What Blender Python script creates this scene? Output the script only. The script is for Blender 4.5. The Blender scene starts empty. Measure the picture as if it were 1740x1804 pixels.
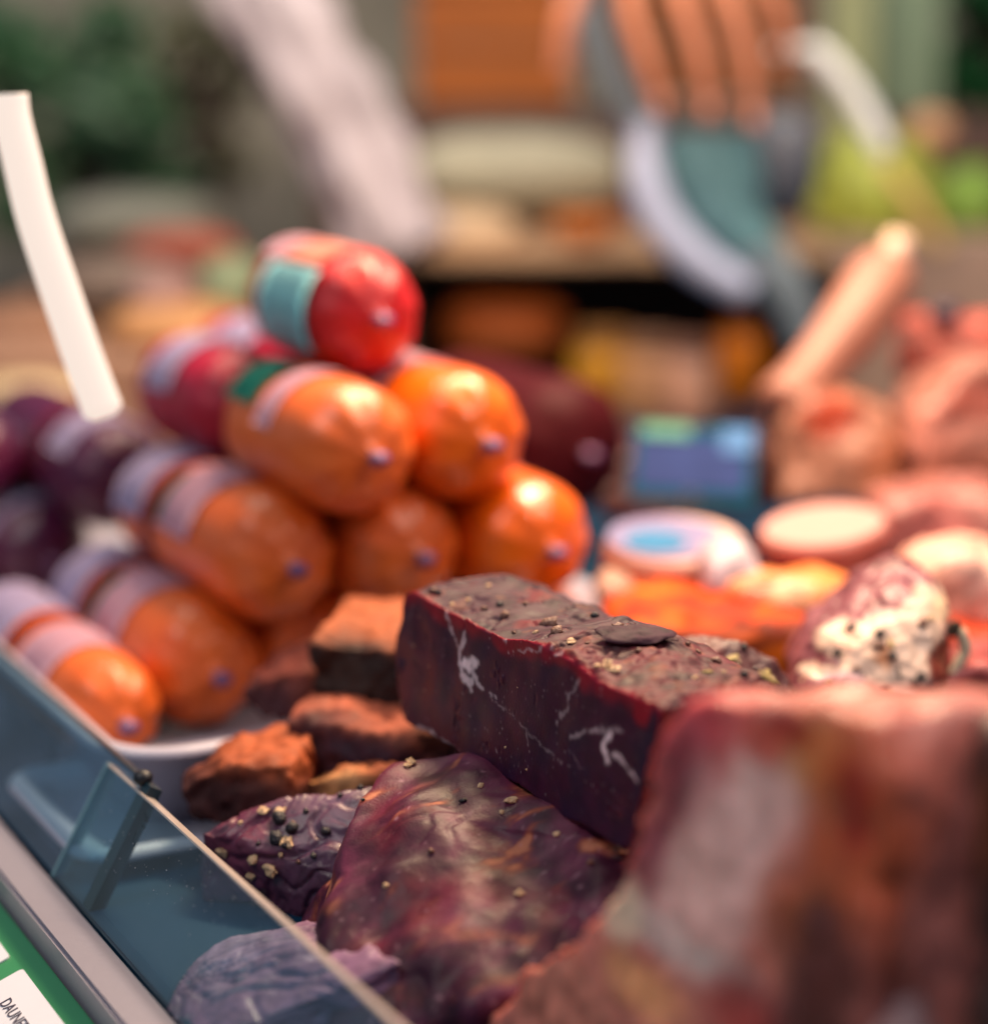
import bpy, bmesh, math, random
import numpy as np
from mathutils import Vector, Matrix, noise
from mathutils.bvhtree import BVHTree
random.seed(7)
R = math.radians
S = bpy.context.scene
COL = S.collection

# ------------------------------------------------------------------ camera
CAM_H, PITCH, FPX, CX, CY = 0.34, R(12), 3625.0, 870.0, 902.0
cam = bpy.data.cameras.new('camera')
camo = bpy.data.objects.new('camera', cam); COL.objects.link(camo)
camo.location = (0, 0, CAM_H); camo.rotation_euler = (R(90) - PITCH, 0, 0)
cam.sensor_fit = 'HORIZONTAL'; cam.sensor_width = 24.0; cam.lens = 50.0
cam.clip_start = 0.02; cam.clip_end = 200
cam.dof.use_dof = True; cam.dof.focus_distance = 0.818; cam.dof.aperture_fstop = 1.65
S.camera = camo

# ------------------------------------------------------------------ light
SUN_EL, SUN_ROT = R(58), R(236)
w = bpy.data.worlds.new('World'); S.world = w; w.use_nodes = True
nt = w.node_tree; bgn = nt.nodes['Background']
sky = nt.nodes.new('ShaderNodeTexSky'); sky.sky_type = 'NISHITA'; sky.sun_disc = False
sky.ozone_density = 3.0; sky.sun_elevation = SUN_EL; sky.sun_rotation = SUN_ROT
nt.links.new(sky.outputs[0], bgn.inputs[0]); bgn.inputs[1].default_value = 0.045
sl = bpy.data.lights.new('sun', 'SUN'); sl.energy = 0.85; sl.angle = R(20); sl.color = (1, .92, .86)
so = bpy.data.objects.new('sun', sl); COL.objects.link(so)
# sun_rotation is measured from +Y towards +X
sd = Vector((math.sin(SUN_ROT) * math.cos(SUN_EL), math.cos(SUN_ROT) * math.cos(SUN_EL), math.sin(SUN_EL)))
so.rotation_euler = sd.to_track_quat('Z', 'Y').to_euler(); so.location = sd * 5
def area(name, loc, target, size, size_y, energy, color):
    l = bpy.data.lights.new(name, 'AREA'); l.shape = 'RECTANGLE'; l.size = size; l.size_y = size_y
    l.energy = energy; l.color = color
    o = bpy.data.objects.new(name, l); COL.objects.link(o); o.location = loc
    o.rotation_euler = (Vector(target) - Vector(loc)).to_track_quat('-Z', 'Y').to_euler()
    return o
# warm counter lights above the frame; the strip and back fill are added
area('case_and_fill_light', (0.10, 1.22, 0.70), (0.02, 1.10, 0.06), 0.4, 0.07, 9.5, (1, .66, .38))
strip = area('case_and_fill_light', (0.36, 0.86, 0.72), (0.22, 0.78, 0.06), 0.05, 1.1, 6.4, (1, .80, .68))  # unseen strip added nearer to light the hams
strip.rotation_euler = (0, R(12), R(28.5))
area('case_and_fill_light', (0.1, 1.62, 1.05), (0.08, 2.05, 0.2), 1.2, 0.15, 15, (1, .84, .66))  # unseen fill added to brighten the background goods and the hand
S.view_settings.view_transform = 'Standard'; S.view_settings.look = 'None'
S.view_settings.exposure = 0.06; S.view_settings.gamma = 1.0
S.cycles.use_denoising = True
S.cycles.max_bounces = 8; S.cycles.transparent_max_bounces = 16

# ------------------------------------------------------------------ helpers
C0 = Vector((0, 0, CAM_H)); FW = Vector((0, math.cos(PITCH), -math.sin(PITCH)))
UP = Vector((0, math.sin(PITCH), math.cos(PITCH))); RT = Vector((1, 0, 0))
def ray(px, py): return (FW + RT * ((px - CX) / FPX) + UP * ((CY - py) / FPX))
def PY(px, py, y): r = ray(px, py); return C0 + r * (y / r.y)
def PZ(px, py, z): r = ray(px, py); return C0 + r * ((z - CAM_H) / r.z)
def PP(px, py, p, n): r = ray(px, py); return C0 + r * ((p - C0).dot(n) / r.dot(n))
def proj(p):
    v = Vector(p) - C0; d = v.dot(FW)
    return CX + v.x / d * FPX, CY - v.dot(UP) / d * FPX
def mpp(y): return y * 1.04 / FPX            # metres per photo pixel about distance y
ANG = R(28.5)
D = Vector((-math.sin(ANG), math.cos(ANG), 0))   # along the counter, away from the viewer
E = Vector((math.cos(ANG), math.sin(ANG), 0))    # across it, into the case
Z = Vector((0, 0, 1))
def lin(c):
    return tuple(((v / 255) / 12.92 if v / 255 <= .04045 else ((v / 255 + .055) / 1.055) ** 2.4) for v in c)
def N(p, f, o=0): return noise.noise(Vector(p) * f + Vector((o * 7.3, o * 3.1, o * 5.7)))
def FB(p, f, o=0, n=4): return noise.fractal(Vector(p) * f + Vector((o * 7.3, o * 3.1, o * 5.7)), 1.0, 2.0, n)
def sstep(a, b, x):
    if a == b: return float(x >= a)
    t = min(1, max(0, (x - a) / (b - a))); return t * t * (3 - 2 * t)
def mix3(a, b, t): return (a[0] + (b[0] - a[0]) * t, a[1] + (b[1] - a[1]) * t, a[2] + (b[2] - a[2]) * t)

def tag(o, label=None, cat=None, group=None, kind=None):
    if label: o['label'] = label
    if cat: o['category'] = cat
    if group: o['group'] = group
    if kind: o['kind'] = kind
    return o
def link(name, me, mat=None, parent=None, smooth=True):
    o = bpy.data.objects.new(name, me); COL.objects.link(o)
    if mat is not None and len(me.materials) == 0: me.materials.append(mat)
    if smooth: me.polygons.foreach_set('use_smooth', [True] * len(me.polygons))
    if parent is not None:
        o.parent = parent; o.matrix_parent_inverse = parent.matrix_world.inverted()
    return o
def empty(name, loc, label, cat, group=None):
    o = bpy.data.objects.new(name, None); COL.objects.link(o); o.location = loc; o.empty_display_size = .02
    o.matrix_world = Matrix.Translation(Vector(loc))
    return tag(o, label, cat, group)
def bm_link(name, bm, mat, parent=None, smooth=True):
    me = bpy.data.meshes.new(name); bm.normal_update(); bm.to_mesh(me); bm.free()
    return link(name, me, mat, parent, smooth)

# ------------------------------------------------------------------ materials
def newmat(name):
    m = bpy.data.materials.new(name); m.use_nodes = True
    return m, m.node_tree, m.node_tree.nodes['Principled BSDF']
def plain(name, c, rough=.5, metal=0, coat=0, var=.12, scale=60, bump=.0, spec=.5, sss=0):
    m, t, b = newmat(name)
    tc = t.nodes.new('ShaderNodeTexCoord'); n = t.nodes.new('ShaderNodeTexNoise')
    n.inputs['Scale'].default_value = scale; n.inputs['Detail'].default_value = 5
    t.links.new(tc.outputs['Object'], n.inputs['Vector'])
    hs = t.nodes.new('ShaderNodeMixRGB'); hs.blend_type = 'MIX'
    l = lin(c)
    hs.inputs[1].default_value = (*[v * (1 - var) for v in l], 1); hs.inputs[2].default_value = (*[min(1, v * (1 + var)) for v in l], 1)
    t.links.new(n.outputs['Fac'], hs.inputs[0]); t.links.new(hs.outputs[0], b.inputs['Base Color'])
    b.inputs['Roughness'].default_value = rough; b.inputs['Metallic'].default_value = metal
    b.inputs['Coat Weight'].default_value = coat; b.inputs['Coat Roughness'].default_value = .12
    b.inputs['Specular IOR Level'].default_value = spec
    if sss:
        b.inputs['Subsurface Weight'].default_value = sss; b.inputs['Subsurface Scale'].default_value = .004
    if bump:
        bp = t.nodes.new('ShaderNodeBump'); bp.inputs['Strength'].default_value = bump; bp.inputs['Distance'].default_value = .002
        t.links.new(n.outputs['Fac'], bp.inputs['Height']); t.links.new(bp.outputs[0], b.inputs['Normal'])
    return m
def meat_mat(name, rough=.45, rvar=.2, fine=900, bump=.35, bdist=.0006, sss=0.0, spec=.5, coat=0, cvar=.25):
    """colour comes from the mesh's own attribute (lean, fat, crust); grain and relief are added here"""
    m, t, b = newmat(name)
    at = t.nodes.new('ShaderNodeAttribute'); at.attribute_name = 'tissue'
    tc = t.nodes.new('ShaderNodeTexCoord')
    n = t.nodes.new('ShaderNodeTexNoise'); n.inputs['Scale'].default_value = fine; n.inputs['Detail'].default_value = 6
    n2 = t.nodes.new('ShaderNodeTexNoise'); n2.inputs['Scale'].default_value = fine / 7; n2.inputs['Detail'].default_value = 6
    for x in (n, n2): t.links.new(tc.outputs['Object'], x.inputs['Vector'])
    mr = t.nodes.new('ShaderNodeMapRange'); mr.inputs['From Min'].default_value = .3; mr.inputs['From Max'].default_value = .7
    mr.inputs['To Min'].default_value = 1 - cvar; mr.inputs['To Max'].default_value = 1 + cvar
    t.links.new(n2.outputs['Fac'], mr.inputs['Value'])
    mu = t.nodes.new('ShaderNodeVectorMath'); mu.operation = 'SCALE'
    t.links.new(at.outputs['Color'], mu.inputs[0]); t.links.new(mr.outputs[0], mu.inputs['Scale'])
    t.links.new(mu.outputs[0], b.inputs['Base Color'])
    rr = t.nodes.new('ShaderNodeMapRange'); rr.inputs['To Min'].default_value = rough - rvar; rr.inputs['To Max'].default_value = rough + rvar
    t.links.new(n2.outputs['Fac'], rr.inputs['Value'])
    rm = t.nodes.new('ShaderNodeMath'); rm.operation = 'MULTIPLY'; t.links.new(rr.outputs[0], rm.inputs[0]); t.links.new(at.outputs['Alpha'], rm.inputs[1])
    t.links.new(rm.outputs[0], b.inputs['Roughness'])
    bp = t.nodes.new('ShaderNodeBump'); bp.inputs['Strength'].default_value = bump; bp.inputs['Distance'].default_value = bdist
    t.links.new(n.outputs['Fac'], bp.inputs['Height']); t.links.new(bp.outputs[0], b.inputs['Normal'])
    b.inputs['Specular IOR Level'].default_value = spec; b.inputs['Coat Weight'].default_value = coat
    if sss:
        b.inputs['Subsurface Weight'].default_value = sss
        b.inputs['Subsurface Radius'].default_value = (1, .12, .1); b.inputs['Subsurface Scale'].default_value = .006
    return m
MEAT = meat_mat('cured_meat', .48)
MEAT_WET = meat_mat('moist_cured_meat', .40, .12, spec=.5, bump=.2)
MEAT_CUT = meat_mat('cut_cured_meat', .40, .10, bump=.14, sss=.06, spec=.3)
MEAT_DARK = meat_mat('dark_cured_meat', .46, .12, spec=.3, bump=.3)
HAM = meat_mat('ham_meat', .36, .10, spec=.5, sss=.2)
MEAT_DRY = meat_mat('smoked_meat', .68, .15, bump=.5, spec=.25)

def srgb_node_text(): pass

# ------------------------------------------------------------------ volumes
def remesh(bm, voxel, smooth=2, keep=None):
    me = bpy.data.meshes.new('tmp'); bm.to_mesh(me); bm.free()
    o = bpy.data.objects.new('tmp', me); COL.objects.link(o)
    md = o.modifiers.new('r', 'REMESH'); md.mode = 'VOXEL'; md.voxel_size = voxel
    if smooth:
        sm = o.modifiers.new('s', 'SMOOTH'); sm.factor = .5; sm.iterations = smooth
    dg = bpy.context.evaluated_depsgraph_get()
    out = bpy.data.meshes.new_from_object(o.evaluated_get(dg))
    bpy.data.objects.remove(o); bpy.data.meshes.remove(me)
    out.update()
    return out
def hull(points):
    bm = bmesh.new()
    for p in points: bm.verts.new(p)
    r = bmesh.ops.convex_hull(bm, input=bm.verts)
    bad = [v for v in bm.verts if not v.link_faces]
    bmesh.ops.delete(bm, geom=bad, context='VERTS')
    bmesh.ops.recalc_face_normals(bm, faces=bm.faces)
    return bm
def loft(loops):
    """closed solid through a list of equal-length loops"""
    bm = bmesh.new(); rings = [[bm.verts.new(p) for p in L] for L in loops]
    n = len(rings[0])
    for a, b in zip(rings, rings[1:]):
        for i in range(n): bm.faces.new((a[i], a[(i + 1) % n], b[(i + 1) % n], b[i]))
    f0 = bm.faces.new(rings[0][::-1]); f1 = bm.faces.new(rings[-1])
    bmesh.ops.triangulate(bm, faces=[f0, f1])
    bmesh.ops.recalc_face_normals(bm, faces=bm.faces)
    return bm
def shape(me, disp=None, color=None):
    """move each vertex along its normal by disp(p, n) and store its tissue colour"""
    n = len(me.vertices)
    co = np.empty(n * 3, np.float32); me.vertices.foreach_get('co', co); co = co.reshape(-1, 3)
    no = np.array([v.normal[:] for v in me.vertices], np.float32)
    if disp:
        d = np.array([disp(Vector(p), Vector(q)) for p, q in zip(co, no)], np.float32)
        co = co + no * d[:, None]
        me.vertices.foreach_set('co', co.ravel()); me.update()
        no = np.array([v.normal[:] for v in me.vertices], np.float32)
    if color:
        a = me.attributes.new('tissue', 'FLOAT_COLOR', 'POINT')
        cc = np.ones((n, 4), np.float32)
        vals = [color(Vector(p), Vector(q)) for p, q in zip(co, no)]
        cc[:, :len(vals[0])] = vals
        a.data.foreach_set('color', np.clip(cc, 0, 2).ravel())
    return me
def center(me, base):
    me.transform(Matrix.Translation(-Vector(base)))
def lump(name, bm, base, voxel, smooth, disp, color, mat, label, cat, group=None):
    me = remesh(bm, voxel, smooth); shape(me, disp, color); center(me, base)
    o = link(name, me, mat); o.location = base; o.matrix_world = Matrix.Translation(Vector(base))
    tag(o, label, cat, group)
    return o
def painter(base, blobs, warp=.25, wf=60, grain=.12, gf=120):
    """tissue colour: base with irregular patches [(centre point, radius m, rgb, strength, softness)]"""
    base = lin(base); bl = [(c, r, lin(k), s, soft) for c, r, k, s, soft in blobs]
    def f(p, n):
        c = base; q = FB(p, wf, 1, 3)
        for ce, r, k, s, soft in bl:
            if isinstance(r, tuple):
                dv = p - ce; d = math.sqrt((dv.dot(D) / r[0]) ** 2 + (dv.dot(E) / r[1]) ** 2 + (dv.z / r[2]) ** 2)
            else: d = (p - ce).length / r
            d += q * warp * 1.5
            c = mix3(c, k, s * (1 - sstep(1 - soft, 1 + soft, d)))
        g = 1 + grain * 2 * FB(p, gf, 3, 3)
        return (c[0] * g, c[1] * g, c[2] * g)
    return f
def surf_points(o, pix):
    """where the camera's rays through these photo pixels meet an object: [(point, normal)]"""
    me = o.data; M = o.matrix_world
    t = BVHTree.FromPolygons([M @ v.co for v in me.vertices], [p.vertices[:] for p in me.polygons])
    out = []
    for px, py in pix:
        r = ray(px, py).normalized(); h = t.ray_cast(C0, r)
        out.append((h[0], h[1]) if h[0] is not None else None)
    return out
def grain_mesh(name, size, flat=1.0, rough=.25, seed=0, sub=1):
    bm = bmesh.new(); bmesh.ops.create_icosphere(bm, subdivisions=sub, radius=size)
    for v in bm.verts:
        k = 1 + rough * N(v.co / size, 1.6, seed) * 1.6
        v.co *= k; v.co.z *= flat; v.co.x *= 1 + .25 * math.sin(seed * 1.7)
    me = bpy.data.meshes.new(name); bm.to_mesh(me); bm.free()
    return me
PEPPER_DARK = plain('peppercorn_black', (34, 30, 36), .45, bump=.6, scale=900)
PEPPER_TAN = plain('pepper_crumb_tan', (205, 170, 130), .6, bump=.4, scale=700)
PEPPER_BROWN = plain('pepper_husk_brown', (112, 76, 62), .5, bump=.5, scale=800)
HERB = plain('dried_herb', (150, 130, 70), .6)
GR = {}
def grains(o, spec):
    """spec: [(px, py, size m, kind)] - crumbs and corns lying on this piece"""
    hits = surf_points(o, [(s[0], s[1]) for s in spec])
    for s, h in zip(spec, hits):
        if h is None: continue
        size, kind = s[2], s[3]
        key = (kind, round(size * 1e4), random.randint(0, 2))
        if key not in GR:
            nm = {'d': 'peppercorn', 't': 'pepper_crumb', 'b': 'pepper_husk', 'h': 'herb_flake'}[kind]
            me = grain_mesh(nm, size, {'d': .9, 't': .6, 'b': .7, 'h': .3}[kind], .5 if kind in 'tb' else .3, random.random() * 50, 2 if size > .0015 else 1)
            if kind == 'h':
                for v in me.vertices: v.co.x *= 2.2
            me.materials.append({'d': PEPPER_DARK, 't': PEPPER_TAN, 'b': PEPPER_BROWN, 'h': HERB}[kind])
            if size > .0012 and kind != 't': me.polygons.foreach_set('use_smooth', [True] * len(me.polygons))
            GR[key] = me
        me = GR[key]
        g = bpy.data.objects.new(me.name.split('.')[0], me); COL.objects.link(g)
        q = h[1].to_track_quat('Z', 'Y').to_matrix().to_4x4() @ Matrix.Rotation(random.random() * 6.28, 4, 'Z')
        g.parent = o; g.matrix_world = Matrix.Translation(h[0] + h[1] * size * .25) @ q

# ------------------------------------------------------------------ counter
STEEL = plain('brushed_steel', (120, 130, 138), .35, .5, var=.1, scale=30)
ALU = plain('anodised_aluminium', (150, 146, 158), .42, .35, var=.06, scale=300, bump=.05)
def obox(name, o, u, v, wv, mat, parent=None, bev=.0, smooth=False):
    """box from corner o along three vectors"""
    bm = bmesh.new(); o, u, v, wv = map(Vector, (o, u, v, wv))
    vs = [bm.verts.new(o + u * a + v * b + wv * c) for c in (0, 1) for b in (0, 1) for a in (0, 1)]
    for f in ((0, 1, 3, 2), (4, 6, 7, 5), (0, 4, 5, 1), (2, 3, 7, 6), (0, 2, 6, 4), (1, 5, 7, 3)): bm.faces.new([vs[i] for i in f])
    bmesh.ops.recalc_face_normals(bm, faces=bm.faces)
    if bev: bmesh.ops.bevel(bm, geom=list(bm.edges), offset=bev, segments=2, affect='EDGES')
    return bm_link(name, bm, mat, parent, smooth)
def ED(p): return p.dot(E), p.dot(D)
def at_ed(e, d, z): return E * e + D * d + Z * z
e_rail, d_rail = ED(PZ(90, 1545, 0))         # inner edge of the front rail
tag(obox('counter_deck', at_ed(e_rail + .002, -.3, -.03), E * 1.15, D * 2.4, Z * .03, plain('blue_deck', (6, 48, 74), .6, .0, spec=.2, var=.15, scale=8)), kind='structure')
PAVE = plain('paving', (120, 115, 108), .85, bump=.6, scale=12)
bm = bmesh.new(); bmesh.ops.create_grid(bm, x_segments=2, y_segments=2, size=40)
g = bm_link('ground', bm, PAVE, smooth=False); g.location.z = -.95; tag(g, kind='structure')
obox_base = obox('counter_base', at_ed(e_rail + .03, -.3, -.95), E * 1.1, D * 2.4, Z * .92, plain('counter_enamel', (190, 190, 195), .3)); tag(obox_base, kind='structure')

# front rail with the green price strip
rail = empty('price_rail', at_ed(e_rail, .6, 0), 'grey aluminium front rail with green price strip, bottom left corner', 'rail')
ra = ED(PZ(0, 1555, -.004))[0]
obox('rail_profile', at_ed(ra, -.1, -.03), E * (e_rail - ra), D * 1.6, Z * .03, ALU, rail, .0015)
GREEN = plain('green_plastic', (62, 140, 92), .35, var=.05)
slope = (E * -.06 + Z * -.022)
obox('price_strip', at_ed(ra - .001, -.1, -.012), slope, D * 1.6, Z * -.004, GREEN, rail, .0008)
sn = slope.cross(D).normalized(); sn = sn if sn.z > 0 else -sn
sp = at_ed(ra - .001, 0, -.012)
PAPER = plain('label_paper', (222, 224, 232), .55, var=.03)
def on_strip(px, py, lift=0): return PP(px, py, sp + sn * lift, sn)
def label_card(corner_px, parent, lo, ln, up=.0007):
    c = on_strip(*corner_px); s1 = slope.normalized()
    return c
INK = plain('label_ink', (70, 66, 82), .6)
def strip_label(c, L, W):
    s1 = slope.normalized()
    bm = bmesh.new(); r = .002; pts = []
    for (a, b), k in (((r, r), 2), ((W - r, r), 3), ((W - r, L - r), 0), ((r, L - r), 1)):
        for j in range(5):
            an = (k + j / 4) * math.pi / 2
            pts.append((a + r * math.cos(an), b + r * math.sin(an)))
    top = [bm.verts.new(c + s1 * a + D * b + sn * .0008) for a, b in pts]
    bot = [bm.verts.new(c + s1 * a + D * b + sn * .0001) for a, b in pts]
    bm.faces.new(top); n = len(pts)
    for i in range(n): bm.faces.new((top[i], bot[i], bot[(i + 1) % n], top[(i + 1) % n]))
    bmesh.ops.recalc_face_normals(bm, faces=bm.faces)
    return bm_link('price_label', bm, PAPER, rail, False)
c2 = on_strip(41, 1709)      # far inner corner of the near label
s1 = slope.normalized()
lb2 = strip_label(c2 - D * .085, .085, .042)
c1 = on_strip(19, 1688)
lb1 = strip_label(c1 + D * 0.0, .07, .042)
def text(body, origin, xdir, ydir, size, mat, parent, name='lettering', ext=.0001):
    cu = bpy.data.curves.new('t', 'FONT'); cu.body = body; cu.size = size; cu.extrude = ext; cu.resolution_u = 3
    o = bpy.data.objects.new('t', cu); COL.objects.link(o)
    me = bpy.data.meshes.new_from_object(o.evaluated_get(bpy.context.evaluated_depsgraph_get()))
    bpy.data.objects.remove(o)
    zdir = xdir.cross(ydir).normalized()
    M = Matrix((xdir, ydir, zdir)).transposed().to_4x4(); M.translation = origin
    me.transform(M)
    return link(name, me, mat, parent, False)
text('DAUNER', on_strip(-2, 1768, .001), -D, -s1, .0072, INK, lb2)

# the two low glass screens standing on the rail
def glass_mat(name, tint, spec_rough=.03, refl_veil=.1):
    m, t, b = newmat(name); out = t.nodes['Material Output']; t.nodes.remove(b)
    tr = t.nodes.new('ShaderNodeBsdfTransparent'); tr.inputs[0].default_value = (*tint, 1)
    gl = t.nodes.new('ShaderNodeBsdfGlossy'); gl.inputs['Roughness'].default_value = spec_rough
    fr = t.nodes.new('ShaderNodeFresnel'); fr.inputs[0].default_value = 1.5
    mx = t.nodes.new('ShaderNodeMixShader')
    ge = t.nodes.new('ShaderNodeNewGeometry'); iv = t.nodes.new('ShaderNodeMath'); iv.operation = 'SUBTRACT'; iv.inputs[0].default_value = 1
    t.links.new(ge.outputs['Backfacing'], iv.inputs[1]); fm = t.nodes.new('ShaderNodeMath'); fm.operation = 'MULTIPLY'
    t.links.new(fr.outputs[0], fm.inputs[0]); t.links.new(iv.outputs[0], fm.inputs[1])
    t.links.new(fm.outputs[0], mx.inputs[0]); t.links.new(tr.outputs[0], mx.inputs[1]); t.links.new(gl.outputs[0], mx.inputs[2])
    df = t.nodes.new('ShaderNodeBsdfDiffuse'); df.inputs[0].default_value = (.34, .46, .68, 1)  # bluish diffuse veil painted in for reflected daylight, broken up like smears
    n = t.nodes.new('ShaderNodeTexNoise'); n.inputs['Scale'].default_value = 16; n.inputs['Detail'].default_value = 8; n.inputs['Distortion'].default_value = 1.2
    tc = t.nodes.new('ShaderNodeTexCoord'); t.links.new(tc.outputs['Object'], n.inputs['Vector'])
    mr = t.nodes.new('ShaderNodeMapRange'); mr.inputs['From Min'].default_value = .35; mr.inputs['From Max'].default_value = .75
    mr.inputs['To Min'].default_value = refl_veil * .35; mr.inputs['To Max'].default_value = refl_veil
    t.links.new(n.outputs['Fac'], mr.inputs['Value'])
    m2 = t.nodes.new('ShaderNodeMixShader'); t.links.new(mr.outputs[0], m2.inputs[0])
    t.links.new(mx.outputs[0], m2.inputs[1]); t.links.new(df.outputs[0], m2.inputs[2])
    t.links.new(m2.outputs[0], out.inputs[0])
    return m
GLASS = glass_mat('greenish_glass', (.76, .91, .94), refl_veil=.07)
EDGE = plain('polished_glass_edge', (190, 178, 170), .18, var=.15, scale=200, spec=.8)
EDGE_DARK = plain('dark_glass_edge', (16, 48, 60), .4, var=.2, scale=200)
b1 = PZ(92, 1545, 0.0)
up1 = (PY(190, 1345, .852) - b1)
gp = empty('glass_screen', b1, 'near low glass screen leaning inward with bright polished top edge', 'glass screen')
th = up1.cross(D).normalized() * .006
if th.dot(E) < 0: th = -th
obox('pane', b1, D * -.42, up1 * .985, th, GLASS, gp)
obox('top_edge', b1 + up1 * .986, D * -.42, up1 * .014, th, EDGE, gp)
obox('end_edge', b1 + D * .0003, D * .0016, up1, th, plain('pale_glass_edge', (130, 172, 180), .3, spec=.6), gp)
k0 = PZ(252, 1374, .05)
b2 = k0 - up1 * (.05 / up1.z) ; b2 += Z * (0 - b2.z)
gp2 = empty('glass_screen', b2, 'far low glass screen with dark top edge ending in black corner knob', 'glass screen')
u2 = k0 - b2
obox('pane', b2, D * .6, u2 * .985, th, glass_mat('reflection_veil_glass', (.66, .84, .90), refl_veil=.18), gp2)  # stronger painted reflection veil on this pane
obox('top_edge', b2 + u2 * .986, D * .6, u2 * .016, th, EDGE_DARK, gp2)
obox('end_edge', b2 - D * .0093, D * .009, u2, th, EDGE_DARK, gp2)
bm = bmesh.new(); bmesh.ops.create_uvsphere(bm, u_segments=20, v_segments=12, radius=.0042)
for v in bm.verts: v.co.z *= .8
kn = bm_link('corner_knob', bm, plain('black_rubber', (18, 22, 30), .5), gp2); kn.matrix_world = Matrix.Translation(k0 + Z * .001)

pn = th.normalized() * -1
def on_pane(px, py, b): return PP(px, py, b, pn) + pn * .0006
LINT = plain('lint', (50, 60, 70), .9); DUST = plain('dust', (190, 196, 205), .9)
def fibre(pts, b, par):
    bm = bmesh.new(); P_ = [on_pane(x, y, b) for x, y in pts]
    for a, c in zip(P_, P_[1:]):
        u = (c - a).normalized().cross(pn) * .00013
        bm.faces.new([bm.verts.new(a - u), bm.verts.new(a + u), bm.verts.new(c + u), bm.verts.new(c - u)])
    bmesh.ops.solidify(bm, geom=list(bm.faces), thickness=.0002); bm_link('lint_fibre', bm, LINT, par)
fibre([(256, 1432), (259, 1440), (256, 1446), (263, 1449), (260, 1440)], b1, gp)
fibre([(243, 1466), (240, 1472), (236, 1484), (240, 1492)], b1, gp)
fibre([(252, 1455), (258, 1460), (254, 1464)], b1, gp)
def dust(b, par, boxes, n, seed):
    rnd = random.Random(seed); bm = bmesh.new()
    for _ in range(n):
        x0_, y0_, x1_, y1_ = rnd.choice(boxes); c = on_pane(rnd.uniform(x0_, x1_), rnd.uniform(y0_, y1_), b)
        m_ = bmesh.ops.create_icosphere(bm, subdivisions=1, radius=rnd.uniform(.00010, .00026))['verts']
        for v in m_: v.co = v.co + c
    bm_link('dust', bm, DUST, par)['kind'] = 'stuff'
dust(b1, gp, [(180, 1400, 260, 1540), (260, 1480, 380, 1600), (330, 1560, 520, 1740)], 90, 5)
dust(b2, gp2, [(0, 1180, 60, 1420), (60, 1250, 160, 1440)], 60, 6)

# white trays
WHITE = plain('white_tray_plastic', (176, 174, 190), .3, var=.03)
def tray(corner, Ld, Le, h, label, rim=.009, rad=.03):
    bm = bmesh.new(); e0, d0 = ED(corner)
    prof = [(.018, .003), (.012, .006), (.004, h - .003), (0, h), (-rim * .8, h + .0005), (-rim, h - .002), (-rim, h - .004), (-rim * .7, h - .003), (-.001, h - .004), (.002, h - .008), (.0105, .002), (.018, .0005)]
    def path(ins):
        pts = []
        r = max(.002, rad - ins)
        for (ce, cd, k) in ((rad, rad, 2), (Le - rad, rad, 3), (Le - rad, Ld - rad, 0), (rad, Ld - rad, 1)):
            for j in range(9):
                a = (k + j / 8) * math.pi / 2
                pts.append((ce + r * math.cos(a), cd + r * math.sin(a)))
        return pts
    rings = []
    for ins, z in prof:
        rings.append([bm.verts.new(at_ed(e0 + a, d0 + b, z)) for a, b in path(ins)])
    n = len(rings[0])
    for a, b in zip(rings, rings[1:]):
        for i in range(n): bm.faces.new((a[i], a[(i + 1) % n], b[(i + 1) % n], b[i]))
    bm.faces.new(rings[0]); bm.faces.new(rings[-1][::-1])
    bmesh.ops.recalc_face_normals(bm, faces=bm.faces)
    c = at_ed(e0 + Le / 2, d0 + Ld / 2, 0)
    o = bm_link('serving_tray', bm, WHITE); center(o.data, c); o.location = c
    return tag(o, label, 'tray')
tray(PZ(120, 1345, .042) + E * .026, .70, .34, .042, 'white plastic tray with raised rim under the orange sausages')
tr2 = PZ(105, 1512, .012) + E * .016
tray(tr2, .115, .36, .012, 'low white tray in front, under the smoked meat chunks', rad=.012)

# ------------------------------------------------------------------ the dark block in focus (hero)
HX = lambda x, y: (680 + x / 3.107, 980 + y / 3.107)
face = [(100,215),(125,198),(150,195),(230,240),(300,280),(330,300),(440,340),(500,385),(580,420),(640,450),(760,455),(850,485),(910,530),(990,560),(1090,630),(1160,690),(1240,720),(1320,750),(1400,790),(1470,800),(1500,850),
        (1490,930),(1450,1050),(1410,1200),(1375,1350),(1350,1500),(1325,1600),(1250,1590),(1180,1540),(1070,1470),(960,1430),(880,1380),(800,1310),(720,1250),(640,1215),(520,1165),(400,1090),(370,1045),(290,1000),(220,960),(150,938),(100,905),(78,850),(65,750),(52,640),(45,520),(58,440),(88,350),(90,290)]
hp = PZ(*HX(150, 935), .062)
hn = (E * -1 + Z * .10).normalized()
def hface(x, y): return PP(*HX(x, y), hp, hn)
F0 = [hface(*p) for p in face]
fc = sum(F0, Vector()) / len(F0)
def ring(t, lift, sc_top, sc_side):
    out = []
    for p in F0:
        v = p - fc; vd, vz = v.dot(D), v.z
        q = fc + D * vd * sc_side + Z * (vz * sc_top) + E * (v.dot(E)) + E * t
        if vz > 0: q += Z * lift
        out.append(q)
    return out
loops = [ring(0, 0, 1, 1), ring(.004, .000, 1.0, 1.0), ring(.02, .002, 1.0, 1.0), ring(.045, .003, .98, .98), ring(.062, -.001, .92, .95), ring(.072, -.008, .75, .86)]
hbm = loft(loops)
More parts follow.
